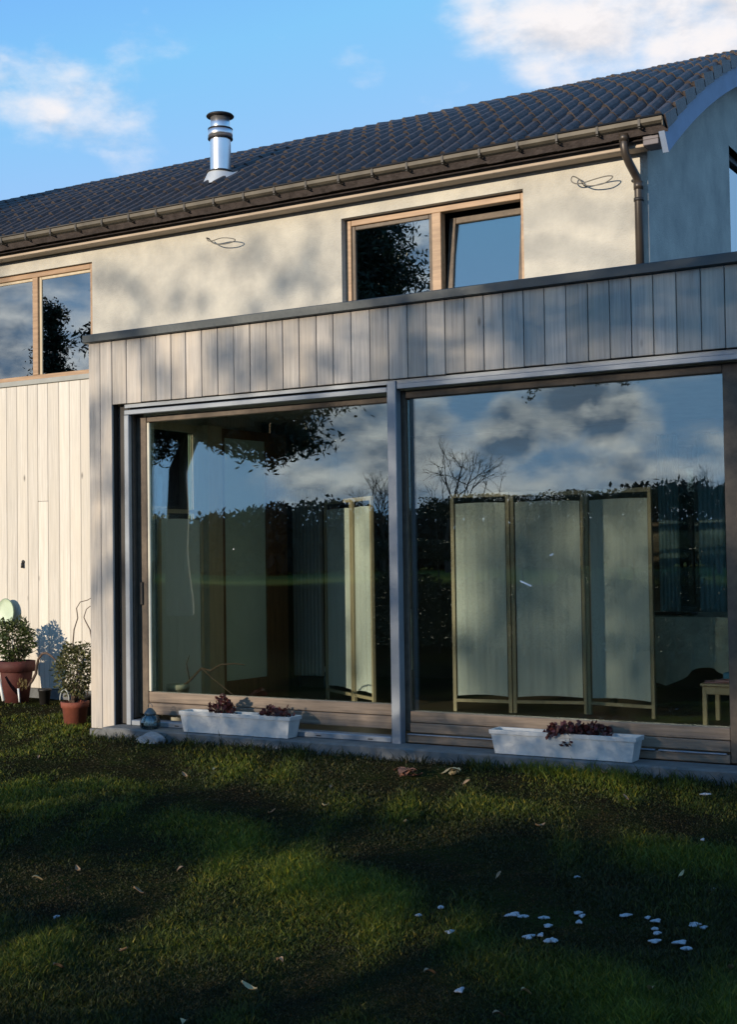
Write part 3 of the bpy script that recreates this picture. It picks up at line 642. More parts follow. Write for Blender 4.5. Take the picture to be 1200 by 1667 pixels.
ch = empty('chair', (-2.75, 2.6, FZ), 'dark chair beside the draped table behind the small side table', 'chair')
k = MB(); k.bbox(-2.95, -2.5, 2.4, 2.8, .52, .56, b=.01); k.build('seat', M_DARK, ch)
k = MB(); k.bbox(-2.95, -2.5, 2.78, 2.82, .562, .74, b=.01); k.build('backrest', M_DARK, ch)
for x, y in ((-2.93, 2.42), (-2.52, 2.42), (-2.93, 2.78), (-2.52, 2.78)):
    k = MB(); k.box(x-.018, x+.018, y-.018, y+.018, FZ, .519); k.build('leg', M_DARK, ch)
# curtains on the rear window
for i, (xa, xb, lab) in enumerate(((-4.12, -3.93, 'left narrow teal curtain strip at the rear window'), (-3.74, -3.50, 'right pale teal curtain hanging at the rear window'))):
    k = MB(); n = 22; vs = []
    for j in range(n+1):
        x_ = xa+(xb-xa)*j/n; y_ = 4.30+.015*math.sin(j*1.5); vs += [(x_, y_, .78), (x_, y_, 2.46)]
    k.add(vs, [(2*j, 2*j+2, 2*j+3, 2*j+1) for j in range(n)], True); tag(k.build('curtain', mat('teal_curtain', (.38, .55, .58), .9, trans=.6)), lab, 'curtain')
# flowerpot with a bare branch behind the sliding window
fp = empty('indoor_pot', (-6.82, .36, .0), 'cream flower pot with a bare branch, indoors beside the folding screen', 'potted branch')
k = MB(); c = (-6.72, .40, FZ); k.lathe([(0, .0), (.060, 0), (.085, .25), (.092, .25), (.092, .29), (.078, .29), (.07, .05)], c, 20); k.build('pot', mat('cream_glaze', (.55, .55, .46), .4), fp)
k = MB(); k.tube([(-6.72, .40, .34), (-6.60, .40, .42), (-6.50, .42, .52), (-6.42, .43, .50), (-6.33, .44, .55), (-6.2, .46, .56), (-6.12, .47, .55)], [.010, .009, .008, .008, .007, .006, .004], 6)
k.tube([(-6.50, .42, .52), (-6.40, .40, .46), (-6.22, .38, .36), (-6.10, .37, .30)], [.006, .005, .004, .003], 6); k.tube([(-6.60, .40, .42), (-6.63, .40, .55), (-6.60, .4, .62)], [.006, .005, .003], 5); k.build('branch', M_BARK, fp)
# small white plates on the glass, painted in for sun-struck spots
for (px, py, w_, h_, a_, lab) in ((898, 903, .026, .010, .45, 'small white painted glint on the middle of the right pane'), (856, 950, .085, .010, -.40, 'thin pale streak shaped painted glint on the right pane beside the first screen panel'), (378, 894, .007, .007, 0, 'tiny white dot of painted glint on the left pane')):
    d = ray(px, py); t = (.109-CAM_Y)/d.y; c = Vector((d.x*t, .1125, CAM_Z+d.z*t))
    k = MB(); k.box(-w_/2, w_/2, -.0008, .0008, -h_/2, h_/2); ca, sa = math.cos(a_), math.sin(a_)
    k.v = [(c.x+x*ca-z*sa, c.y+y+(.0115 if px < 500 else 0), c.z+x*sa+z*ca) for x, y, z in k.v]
    tag(k.build('glint_plate', mat('white_glint', (.8, .82, .85), .5)), lab, 'glint_plate')

# ------------------------------------------------------------------ cables on the wall
def cable(pts, label, r=.0048):
    k = MB(); P = [Vector(p) for p in pts]; out = []
    for i in range(len(P)-1):
        p0, p1, p2, p3 = P[max(i-1, 0)], P[i], P[i+1], P[min(i+2, len(P)-1)]
        for t in (0, .25, .5, .75): out.append(.5*((2*p1)+(p2-p0)*t+(2*p0-5*p1+4*p2-p3)*t*t+(3*p1-p0-3*p2+p3)*t**3))
    out.append(P[-1]); k.tube(out, r, 6); k.tube([P[0], P[0]+Vector((0, .07, 0))], r*1.6, 6)
    tag(k.build('loose_cable', mat('cable_grey', (.16, .15, .13), .6)), label, 'cable')
cable([(-7.60, 1.97, 4.335), (-7.56, 1.94, 4.30), (-7.50, 1.92, 4.285), (-7.38, 1.90, 4.292), (-7.27, 1.90, 4.275), (-7.22, 1.90, 4.25), (-7.30, 1.90, 4.232), (-7.42, 1.91, 4.240), (-7.50, 1.93, 4.27), (-7.55, 1.95, 4.31)], 'looped loose cable sticking out of the render below the flue')
cable([(-3.88, 1.97, 4.255), (-3.91, 1.95, 4.30), (-3.955, 1.93, 4.325), (-3.965, 1.92, 4.29), (-3.93, 1.92, 4.262), (-3.87, 1.92, 4.258), (-3.76, 1.91, 4.270), (-3.66, 1.90, 4.275), (-3.615, 1.90, 4.262), (-3.66, 1.90, 4.232), (-3.72, 1.91, 4.220), (-3.82, 1.92, 4.228), (-3.89, 1.94, 4.262)], 'looped loose cable beside the downpipe under the eaves')
k = MB(); k.tube([(-3.487, 1.985, 4.23), (-3.487, 2.0, 4.23)], .012, 10); tag(k.build('cable_outlet', M_DARK), 'small round black cable outlet just left of the downpipe', 'outlet')
k = MB(); k.tube([(-9.955, 1.955, 1.36), (-9.955, 1.965, 1.36)], .02, 8); k.tube([(-9.955, 1.95, 1.35), (-9.955, 1.945, 1.30)], .014, 8); tag(k.build('wall_hook', M_DARK), 'small dark hook screwed to the pale cladding above the left pot', 'hook')

# ------------------------------------------------------------------ leaves helper
def leaf_mesh(name, C, S, D, U, m, parent=None, attr=None, fold=0):
    """C centres, S (len,width), D direction, U side; diamond leaves"""
    n = len(C); D = D/np.linalg.norm(D, axis=1, keepdims=True); U = U-D*(U*D).sum(1, keepdims=True); U = U/np.linalg.norm(U, axis=1, keepdims=True)
    l = S[:, :1]; w = S[:, 1:2]
    V = np.stack([C-D*l*.5, C+U*w*.5, C+D*l*.5, C-U*w*.5], 1).reshape(-1, 3).astype(np.float32)
    me = bpy.data.meshes.new(name); me.vertices.add(4*n); me.vertices.foreach_set('co', V.ravel())
    me.loops.add(4*n); me.loops.foreach_set('vertex_index', np.arange(4*n, dtype=np.int32)); me.polygons.add(n)
    me.polygons.foreach_set('loop_start', np.arange(0, 4*n, 4, dtype=np.int32)); me.polygons.foreach_set('loop_total', np.full(n, 4, dtype=np.int32))
    me.materials.append(m); me.update(calc_edges=True); me.validate()
    o = bpy.data.objects.new(name, me); COL.objects.link(o)
    if parent: o.parent = parent; o.matrix_parent_inverse = Matrix.Translation(-Vector(parent.location))
    return o
def rdir(n): v = rng.normal(size=(n, 3)); return v/np.linalg.norm(v, axis=1, keepdims=True)
M_LEAF = mat('shrub_leaf', (.035, .06, .015), .5, var=.4, scale=9, trans=.3, island=.5, col2=(.09, .12, .03))
M_RED = mat('red_leaf', (.075, .012, .014), .5, var=.4, scale=12, trans=.25, island=.6, col2=(.13, .035, .03))
M_NEEDLE = mat('pine_needles', (.018, .032, .012), .6, var=.4, scale=3, island=.4, trans=.1)
M_IVY = mat('shade_leaf', (.02, .035, .014), .6, var=.4, scale=3, island=.5, trans=.1)

# ------------------------------------------------------------------ flower boxes
def flower_box(x0, x1, clumps, label, seed):
    r = np.random.default_rng(seed); z0, z1 = .112, .262; yf, yb = -.165, -.02
    root = empty('flower_box', ((x0+x1)/2, -.09, .11), label, 'flower box', 'white flower boxes on the plinth')
    k = MB(); t = .018
    def ring(e, z, ins): return [(x0+e+ins, yf+e*.5+ins, z), (x1-e-ins, yf+e*.5+ins, z), (x1-e-ins, yb-e*.5-ins, z), (x0+e+ins, yb-e*.5-ins, z)]
    rings = [ring(.028, z0, 0), ring(.006, z1-.028, 0), ring(-.004, z1-.026, 0), ring(-.006, z1, 0), ring(-.006, z1, t), ring(.02, z0+.03, t)]
    vs = sum(rings, []); fs = [(0, 3, 2, 1), (20, 21, 22, 23)]
    for i in range(5):
        for j in range(4): fs.append((4*i+j, 4*i+(j+1) % 4, 4*i+4+(j+1) % 4, 4*i+4+j))
    k.add(vs, fs); k.build('trough', mat('weathered_white', (.52, .54, .55), .7, var=.18, scale=11, bump=.2, col2=(.64, .64, .62)), root)
    k = MB(); nx_ = 30; vs = []
    for i in range(nx_+1):
        for y in (yf+t+.004, (yf+yb)/2, yb-t-.004): vs.append((x0+t+.008+(x1-x0-2*t-.016)*i/nx_, y, z1-.018+r.normal(0, .004)))
    k.add(vs, [(3*i+j, 3*i+3+j, 3*i+4+j, 3*i+1+j) for i in range(nx_) for j in (0, 1)], True); k.build('soil', mat('mossy_soil', (.06, .07, .035), 1, var=.5, scale=30, bump=1), root)
    for (cx, w_, h_, n, dy) in clumps:
        C = []; D = []; S = []
        k = MB()
        for i in range(n):
            a = r.uniform(0, 2*math.pi); rr = r.uniform(.1, 1)**.5; tip = np.array([cx+w_*rr*math.cos(a), (yf+yb)/2+.075*rr*math.sin(a)+dy*r.uniform(0, 1), z1+h_*(1.05-rr**2*.95)*r.uniform(.3, 1)-(.09*r.uniform(0, 1) if dy < -.03 and r.random() < .3 else 0)])
            base = np.array([cx+w_*.25*rr*math.cos(a), (yf+yb)/2+.02*math.sin(a), z1-.02]); k.tube([base, (base+tip)/2+np.array([0, 0, .012]), tip], [.002, .0018, .001], 4, cap=False)
            for q in range(3): C.append(tip+r.normal(0, .009, 3)); D.append(r.normal(0, 1, 3)+[0, 0, .3]); S.append((r.uniform(.028, .05), r.uniform(.018, .034)))
        st = k.build('plant', M_BARK, root)
        leaf_mesh('leaves', np.array(C), np.array(S), np.array(D), rdir(len(C)), M_RED, None).parent = st
        lo = [o for o in st.children][0]; lo.matrix_parent_inverse = Matrix.Identity(4); lo.matrix_parent_inverse = Matrix.Translation(-Vector(root.location)); lo.matrix_parent_inverse = st.matrix_world.inverted() if False else Matrix.Identity(4)
    return root
flower_box(-6.25, -5.28, ((-5.92, .10, .13, 60, 0), (-5.44, .13, .065, 46, 0)), 'long white flower box on the sill under the left pane', 3)
flower_box(-3.745, -2.785, ((-3.22, .17, .075, 110, -.05), (-3.05, .10, .07, 40, 0)), 'long white flower box with trailing dark red plant under the right pane', 5)

# lantern and stone on the plinth
ln = empty('glass_lantern', (-6.58, -.10, .108), 'small round glass lantern with wire cage on the plinth left of the flower box', 'lantern')
c = (-6.58, -.10, .109)
k = MB(); k.lathe([(0, .0), (.062, 0), (.072, .02), (.072, .055), (.058, .085), (.040, .10)], c, 24); k.build('glass_body', glass('lantern_glass', (.45, .58, .62), .10), ln)
k = MB(); k.lathe([(.040, .10), (.046, .105), (.044, .118), (.030, .135), (.018, .15), (0, .155)], c, 20)
for i in range(8):
    a = i*math.pi/4; k.tube([(c[0]+r_*math.cos(a), c[1]+r_*math.sin(a), c[2]+z_) for r_, z_ in ((.063, .003), (.0735, .02), (.0735, .055), (.06, .086), (.043, .10))], .0022, 4)
k.tube([(c[0]+.02*math.cos(t), c[1], c[2]+.165+.02*math.sin(t)) for t in np.linspace(-.3, math.pi+.3, 10)], .0025, 5); k.build('metal_cage', mat('blued_metal', (.07, .10, .12), .5, .4), ln)
def rock(name, c, s, m, seed, label, cat):
    bm = bmesh.new(); bmesh.ops.create_icosphere(bm, subdivisions=3, radius=1); r = random.Random(seed); ph = [r.uniform(0, 6) for _ in range(6)]
    for v in bm.verts:
        q = v.co; f = 1+.16*math.sin(2.3*q.x+ph[0])*math.cos(2*q.y+ph[1])+.10*math.sin(5*q.z+ph[2]+3*q.x)+.05*math.sin(9*q.y+ph[3]); v.co = Vector((q.x*s[0], q.y*s[1], q.z*s[2]))*f+Vector(c)
    me = bpy.data.meshes.new(name); bm.to_mesh(me); bm.free(); me.materials.append(m); o = bpy.data.objects.new(name, me); COL.objects.link(o); return tag(o, label, cat)
rock('stone', (-6.43, -.27, .04), (.13, .07, .06), mat('field_stone', (.20, .22, .24), .9, var=.3, scale=14, bump=.6), 4, 'rough grey stone against the plinth below the lantern', 'stone')

# ------------------------------------------------------------------ pots at the left wall
def bush(root, c, r_, n, m, ls, seed, squash=1.):
    r = np.random.default_rng(seed); d = r.normal(size=(n, 3)); d /= np.linalg.norm(d, axis=1, keepdims=True)
    rad = r.uniform(.25, 1, (n, 1))**.45
    lump = 1+.18*np.sin(d[:, :1]*5+seed)*np.cos(d[:, 1:2]*4+d[:, 2:]*3)
    C = np.array(c)+d*rad*lump*np.array([r_[0], r_[1], r_[2]*squash]); D = d+r.normal(0, .7, (n, 3)); S = np.stack([r.uniform(*ls, n), r.uniform(*ls, n)*.45], 1)
    k = MB(); rr = random.Random(seed)
    for i in range(26):
        t = C[rr.randrange(n)]; b = np.array([c[0]+rr.uniform(-.03, .03), c[1]+rr.uniform(-.03, .03), c[2]-r_[2]-.05]); k.tube([b, (b+t)/2+np.array([rr.uniform(-.02, .02), 0, .02]), t], [.006, .004, .002], 4, cap=False)
    k.build('stems', M_BARK, root)
    leaf_mesh('foliage', C, S, D, rdir(n), m, root)
pot1 = empty('potted_shrub', (-9.69, 1.60, 0), 'dark red tapered pot with dense dark shrub at the far left', 'potted shrub')
k = MB(); c = (-9.69, 1.60, .0); k.lathe([(0, 0), (.115, 0), (.155, .295), (.155, .30), (.178, .30), (.182, .40), (.165, .402), (.155, .36), (0, .36)], c, 30); k.build('pot', M_TERRA2, pot1)
bush(pot1, (-9.71, 1.60, .60), (.20, .19, .23), 1500, M_LEAF, (.03, .06), 3)
pot2 = empty('potted_shrub', (-7.80, .42, 0), 'terracotta pot with small leafy shrub beside the timber corner post', 'potted shrub')
k = MB(); c = (-7.82, .42, -.01); k.lathe([(0, -.03), (.080, -.03), (.104, .165), (.114, .168), (.118, .215), (.108, .216), (.10, .18), (0, .18)], c, 30)
for i in range(3): k.box(c[0]-.11+i*.09, c[0]-.07+i*.09, c[1]-.105, c[1]-.06, -.03, .0)
k.build('pot', M_TERRA, pot2)
bush(pot2, (-7.82, .42, .47), (.18, .16, .24), 1700, mat('olive_leaf', (.055, .07, .022), .45, var=.4, scale=9, trans=.3, island=.5, col2=(.16, .16, .06)), (.022, .05), 8)
k = MB(); k.tube([(c[0]-.03+.05*math.cos(t), c[1]-.09, .22+.09*math.sin(t)) for t in np.linspace(0, math.pi, 14)], .006, 6); tag(k.build('hose_loop', mat('grey_hose', (.35, .38, .36), .5)), 'small arched grey hoop standing in the terracotta pot', 'hoop')
# pale green ornament
om = empty('garden_ornament', (-10.13, 1.9, .7), 'pale green round ornament with dark rim behind the far left shrub', 'ornament')
k = MB(); c = (-10.13, 1.90, .86)
prof = [(0, -.012), (.085, -.010), (.11, .0), (.118, .012), (.112, .018), (.10, .008), (.08, .002), (0, .0)]
n = 28
def disc(k, prof, sx=1., sz=1.15):
    vs = [(c[0]+r_*math.cos(2*math.pi*i/n)*sx, c[1]-h_, c[2]+r_*math.sin(2*math.pi*i/n)*sz) for r_, h_ in prof for i in range(n)]
    k.add(vs, [(a*n+i, a*n+(i+1) % n, (a+1)*n+(i+1) % n, (a+1)*n+i) for a in range(len(prof)-1) for i in range(n)], True)
disc(k, prof[4:]); k.build('face', mat('mint_glaze', (.50, .60, .45), .5, var=.15), om)
k = MB(); disc(k, prof[:5]); k.build('rim', mat('green_rim', (.22, .31, .22), .5), om)
k = MB(); k.tube([(c[0], c[1]+.02, c[2]-.1), (c[0], c[1]+.03, .35)], .006, 6); k.build('stake', M_DARK, om)
# small dark pot with twisted stem
tp = empty('twisted_branch_pot', (-9.27, 1.55, 0), 'small black pot holding a thick twisted dark branch by the left wall', 'potted branch')
k = MB(); c = (-9.27, 1.55, .0); k.lathe([(0, 0), (.045, 0), (.058, .13), (.064, .13), (.064, .15), (.052, .15), (0, .12)], c, 18); k.build('pot', M_DARK, tp)
def Yp(px, py, y): d = ray(px, py); t = (y-CAM_Y)/d.y; return (d.x*t, y, CAM_Z+d.z*t)
k = MB(); k.tube([Yp(45, 1118, 1.55), Yp(52, 1108, 1.55), Yp(58, 1096, 1.55), Yp(59, 1084, 1.54), Yp(62, 1073, 1.53), Yp(68, 1064, 1.53), Yp(75, 1063, 1.53), Yp(83, 1068, 1.52), Yp(90, 1075, 1.50)], [.012, .014, .014, .013, .012, .012, .011, .009, .006], 8); k.build('branch', M_BARK, tp)
k = MB(); C = np.array([Yp(35+random.uniform(-7, 8), 1112+random.uniform(-6, 10), 1.5) for _ in range(60)]); leaf_mesh('grass_tuft', C, np.stack([rng.uniform(.03, .05, 60), rng.uniform(.004, .008, 60)], 1), rng.normal(0, .3, (60, 3))+[0, 0, 1], rdir(60), mat('dry_leaf', (.20, .16, .06), .7, trans=.3), tp)
# curly hazel twigs behind the post
ct = empty('curly_twigs', Yp(140, 1100, .9), 'thin curly bare twigs rising behind the timber corner post', 'twigs')
for i, pts in enumerate(([(122, 1075), (118, 1050), (120, 1025), (126, 1006), (124, 990), (130, 980), (142, 977), (150, 972), (158, 968)], [(148, 1080), (150, 1050), (146, 1025), (139, 1012), (136, 1005), (140, 992), (146, 987), (156, 985)])):
    k = MB(); k.tube([Yp(a, b, 1.0) for a, b in pts], [.007-.0006*j for j in range(len(pts))], 6); k.build('twig', M_BARK, ct)
k = MB(); c2 = Yp(140, 1150, 1.0); k.lathe([(0, -.14), (.06, -.14), (.08, .02), (.085, .02), (.085, .05), (.07, .05), (0, .02)], (c2[0], c2[1], .14), 18); k.build('pot', M_DARK, ct)
k = MB(); k.tube([Yp(122, 1075, 1.0), (c2[0]-.01, c2[1], .17)], .006, 6); k.tube([Yp(148, 1080, 1.0), (c2[0]+.01, c2[1], .17)], .006, 6); k.build('twig', M_BARK, ct)
# pale boards leaning / label markers at the left pot
k = MB(); a = Vector(Yp(-3, 1100, 1.38)); b = Vector(Yp(5, 1141, 1.34)); k.tube([a, b], [.014, .016], 4); tag(k.build('white_stake', M_WHITE), 'white slat leaning against the far left pot', 'stake')
k = MB(); a = Vector(Yp(29, 1121, 1.44)); b = Vector(Yp(31, 1143, 1.42)); k.tube([a, b], [.013, .010], 4); tag(k.build('plant_label', M_WHITE), 'white plant marker between the red pot and the black pot', 'plant marker')
rock('paving_stone', (-8.95, 1.85, .03), (.10, .07, .045), mat('pale_stone', (.55, .52, .46), .9, var=.2), 9, 'pale stone block at the foot of the pale cladding', 'stone')

# ------------------------------------------------------------------ lawn litter
def curled_leaf(px, py, sz, m, label, seed, n=7):
    r = np.random.default_rng(seed); p = at_z(px, py, .075); p.z = .03; k = MB()
    for i in range(n):
        a = r.uniform(0, 6.28); l = sz*r.uniform(.5, 1); w = l*.32; pts = []
        ca, sa = math.cos(a), math.sin(a)
        for t in np.linspace(0, 1, 6):
            ww = w*math.sin(math.pi*min(max(t, .05), .95)); z = .010+.030*math.sin(t*2.6+i)*sz*6
            for s_ in (-1, 0, 1): pts.append((p.x+ca*l*t-sa*ww*s_, p.y+sa*l*t*.7+ca*ww*s_, p.z+z+(.01 if s_ else 0)))
        k.add(pts, [(3*j+q, 3*j+3+q, 3*j+4+q, 3*j+1+q) for j in range(5) for q in (0, 1)], True)
    tag(k.build('dead_leaves', m), label, 'dead leaves')
M_DL = mat('brown_leaf', (.16, .075, .05), .8, var=.3, scale=20); M_YL = mat('tan_leaf', (.42, .33, .18), .8, var=.3, scale=20)
curled_leaf(662, 1249, .11, M_DL, 'clump of curled reddish brown dead leaves on grass below the central post', 3, 14)
curled_leaf(735, 1247, .10, M_YL, 'pale tan curled dead leaf on grass right of the brown leaves', 4, 5)
M_SNOW = mat('snow', (.34, .38, .44), .8, var=.3, scale=9, bump=.6, col2=(.60, .65, .72))
sn = [(836, 1488, 44, 8), (853, 1491, 22, 7), (941, 1485, 20, 6), (948, 1490, 14, 7), (943, 1500, 18, 6), (887, 1493, 22, 6), (892, 1506, 20, 7), (861, 1524, 32, 9), (881, 1521, 16, 7), (898, 1530, 28, 13), (1018, 1489, 30, 5), (1055, 1493, 14, 5), (1069, 1498, 26, 6), (1067, 1511, 14, 5), (1070, 1518, 18, 7),
      (1066, 1531, 30, 7), (1108, 1533, 36, 7), (1119, 1543, 22, 8), (1131, 1504, 26, 10), (1146, 1509, 20, 5), (1162, 1448, 20, 7), (718, 1476, 12, 8), (681, 1489, 14, 5), (732, 1516, 24, 7), (749, 1611, 22, 9), (1150, 1292, 22, 4), (939, 1427, 14, 4), (90, 1492, 12, 6), (1145, 1366, 10, 5)]
proto = []
for q in range(4):
    bm = bmesh.new(); bmesh.ops.create_icosphere(bm, subdivisions=3, radius=.5); r = random.Random(q+20); ph = [r.uniform(0, 6) for _ in range(5)]
    for v in bm.verts:
        a = math.atan2(v.co.y, v.co.x); f = 1+.34*math.sin(2*a+ph[0])+.26*math.sin(3*a+ph[1])+.20*math.sin(5*a+ph[4])+.12*math.sin(9*a+ph[2]); v.co.x *= f; v.co.y *= f; v.co.z = v.co.z*(1+.2*math.sin(9*v.co.x+ph[3]))
    me = bpy.data.meshes.new('snow_patch'); bm.to_mesh(me); bm.free(); me.materials.append(M_SNOW)
    for p_ in me.polygons: p_.use_smooth = True
    proto.append(me)
for i, (px, py, w_, h_) in enumerate(sn):
    p = at_z(px, py, .0); gz = float(ground_h(p.x, p.y)); p = at_z(px, py, gz+.015); d = (Vector((0, CAM_Y, CAM_Z))-p).length
    o = bpy.data.objects.new('snow_patch', proto[i % 4]); COL.objects.link(o); o.location = (p.x, p.y, gz+.013)
    s_ = .64*w_/2190*d; o.scale = (s_, h_/2190*d*1.9, .012); o.rotation_euler = (0, 0, R(30+random.uniform(-12, 12)))
    tag(o, {9: 'largest oval white snow patch on the lawn, right of two small ones', 22: 'star shaped white snow patch alone at the right of the lawn cluster', 24: 'lone snow patch nearest the bottom edge, below the centre of the lawn', 27: 'lone snow patch at the far left of the lawn', 20: 'snow patch near the right edge, above the cluster of patches',
            25: 'faint snow patch nearest the concrete plinth, at the right', 0: 'long thin snow patch at the left end of the cluster', 26: 'tiny snow speck above the middle of the cluster of patches', 28: 'tiny snow speck by the right edge between plinth and cluster'}.get(i, 'small white patch of leftover snow among others in the dark grass'), 'snow patch', 'snow patches on the lawn')
M_LAWN_LEAF = mat('fallen_leaf', (.26, .17, .10), .8, var=.35, scale=20)
ll = [(350, 1257), (62, 1240), (300, 1262), (530, 1312), (442, 1320), (95, 1552), (300, 1640), (812, 1637), (1020, 1310), (660, 1330), (126, 1403), (225, 1433), (60, 1420), (294, 1405), (812, 1430), (405, 1582), (985, 1276), (1190, 1560), (857, 1599), (540, 1290), (760, 1287), (1110, 1420), (880, 1340), (200, 1520), (1060, 1600), (455, 1540), (700, 1570)]
for i, (px, py) in enumerate(ll):
    p = at_z(px, py, .0); gz = float(ground_h(p.x, p.y)); r = random.Random(i); k = MB(); s_ = r.uniform(.016, .03); a = r.uniform(0, 6.28)
    pts = []
    for t in np.linspace(0, 1, 6):
        ww = s_*.5*math.sin(math.pi*min(max(t, .06), .94))
        for q in (-1, 0, 1): pts.append((p.x+math.cos(a)*s_*2*(t-.5)-math.sin(a)*ww*q, p.y+math.sin(a)*s_*2*(t-.5)+math.cos(a)*ww*q, gz+.038+.012*math.sin(3*t+i)+(.008 if q else 0)))
    k.add(pts, [(3*j+q, 3*j+3+q, 3*j+4+q, 3*j+1+q) for j in range(5) for q in (0, 1)], True)
    tag(k.build('fallen_leaf', M_LAWN_LEAF if i % 3 else M_YL), 'small pale dry fallen leaf lying on the lawn', 'fallen leaf', 'fallen leaves scattered on the lawn')

# ------------------------------------------------------------------ grass
def build_grass(n=560000):
    # sample inside the camera's footprint on the ground
    px = rng.uniform(-60, 1260, n*2); py = 1150+(1760-1150)*rng.uniform(0, 1, n*2)**.8
    F = np.array(cF); Rr = np.array(cR); U = np.array(cU)
    d = F+Rr*((px-600)/2190)[:, None]-U*((py-833.5)/2190)[:, None]; t = -(CAM_Z+.03)/d[:, 2]
    x = d[:, 0]*t; y = CAM_Y+d[:, 1]*t
    ok = ((y < -.20) | ((x < -7.28) & (y < 1.95)) ) & (t > 0)
    ok &= ~((x > -7.0) & (y > -.20))
    x, y, t = x[ok][:n], y[ok][:n], t[ok][:n]; n = len(x)
    z = ground_h(x, y)
    cl = np.sin(x*3.1+np.sin(y*2.3)*1.4)+np.sin(y*4.3+x*1.7+1)+.8*np.sin(x*9+y*7+np.sin(x*5)*2)+rng.normal(0, .5, n)
    edge = np.exp(-np.abs(y+.22)/.10)*(x > -7.1)
    h = .015+.007*np.clip(cl, -1, 3)+.065*edge*rng.uniform(.3, 1, n); h = np.clip(h*rng.uniform(.6, 1.35, n), .010, .13)
    tall = rng.random(n) < .012; h[tall] *= 1.9
    keep = (cl > -.45) | (rng.random(n) < .35); x, y, z, h, cl, t = [a[keep] for a in (x, y, z, h, cl, t)]; n = len(x)
    w = np.clip(.0011*t/3, .0016, .0045)*rng.uniform(.8, 1.6, n)
    a = rng.uniform(0, 2*np.pi, n); lean = rng.uniform(.25, 1.1, n)*h; la = rng.uniform(0, 2*np.pi, n)
    sx, sy = np.cos(a)*w, np.sin(a)*w; lx, ly = np.cos(la)*lean, np.sin(la)*lean
    b = np.stack([x, y, z-.004], -1)
    P = np.empty((n, 5, 3), np.float32)
    P[:, 0] = b-np.stack([sx, sy, 0*sx], -1); P[:, 1] = b+np.stack([sx, sy, 0*sx], -1)
    mid = b+np.stack([lx*.35, ly*.35, h*.6], -1); P[:, 2] = mid+np.stack([sx, sy, 0*sx], -1)*.75; P[:, 3] = mid-np.stack([sx, sy, 0*sx], -1)*.75
    P[:, 4] = b+np.stack([lx, ly, h], -1)
    me = bpy.data.meshes.new('grass'); me.vertices.add(5*n); me.vertices.foreach_set('co', P.ravel())
    base = np.arange(n, dtype=np.int32)[:, None]*5
    li = np.concatenate([base+np.array([0, 1, 2, 3], np.int32), base+np.array([3, 2, 4], np.int32)], 1)
    me.loops.add(7*n); me.loops.foreach_set('vertex_index', li.ravel()); me.polygons.add(2*n)
    ls = np.stack([np.arange(n)*7, np.arange(n)*7+4], -1).astype(np.int32); lt = np.tile(np.array([4, 3], np.int32), n)
    me.polygons.foreach_set('loop_start', ls.ravel()); me.polygons.foreach_set('loop_total', lt)
    patch = np.clip(.5+.28*cl/2+.1*np.sin(x*1.3+y*2.1), 0, 1)
    at = me.attributes.new('tint', 'FLOAT', 'POINT'); at.data.foreach_set('value', np.repeat(patch.astype(np.float32), 5))
    m, nt, bs = nodes('grass_blade'); N = nt.nodes.new; L = nt.links.new; bs.inputs['Roughness'].default_value = .55; bs.inputs['Specular IOR Level'].default_value = .25
    an = N('ShaderNodeAttribute'); an.attribute_name = 'tint'; g = N('ShaderNodeNewGeometry')
    cr = N('ShaderNodeValToRGB'); e = cr.color_ramp.elements; e[0].position = 0; e[0].color = (.026, .020, .009, 1); e[1].position = 1; e[1].color = (.112, .152, .016, 1)
    q = e.new(.5); q.color = (.021, .030, .008, 1)
    L(an.outputs['Fac'], cr.inputs[0])
    rr = N('ShaderNodeValToRGB'); e = rr.color_ramp.elements; rr.color_ramp.interpolation = 'CONSTANT'; e[0].position = 0; e[0].color = (.6, .6, .6, 1); e[1].position = .3; e[1].color = (1, 1, 1, 1)
    q = e.new(.65); q.color = (1.35, 1.25, 1.0, 1); q = e.new(.86); q.color = (2.7, 1.7, 1.6, 1); L(g.outputs['Random Per Island'], rr.inputs[0])
    mm = N('ShaderNodeMix'); mm.data_type = 'RGBA'; mm.blend_type = 'MULTIPLY'; mm.inputs[0].default_value = 1; L(cr.outputs[0], mm.inputs[6]); L(rr.outputs[0], mm.inputs[7]); L(mm.outputs[2], bs.inputs['Base Color'])
    tr = N('ShaderNodeBsdfTranslucent'); L(mm.outputs[2], tr.inputs[0]); mx = N('ShaderNodeMixShader'); mx.inputs[0].default_value = .3; L(bs.outputs[0], mx.inputs[1]); L(tr.outputs[0], mx.inputs[2]); L(mx.outputs[0], nt.nodes['Material Output'].inputs[0])
    me.materials.append(m); me.update(calc_edges=True)
    o = bpy.data.objects.new('grass', me); COL.objects.link(o); tag(o, 'short patchy winter grass over the whole lawn', 'grass', kind='stuff')
build_grass()

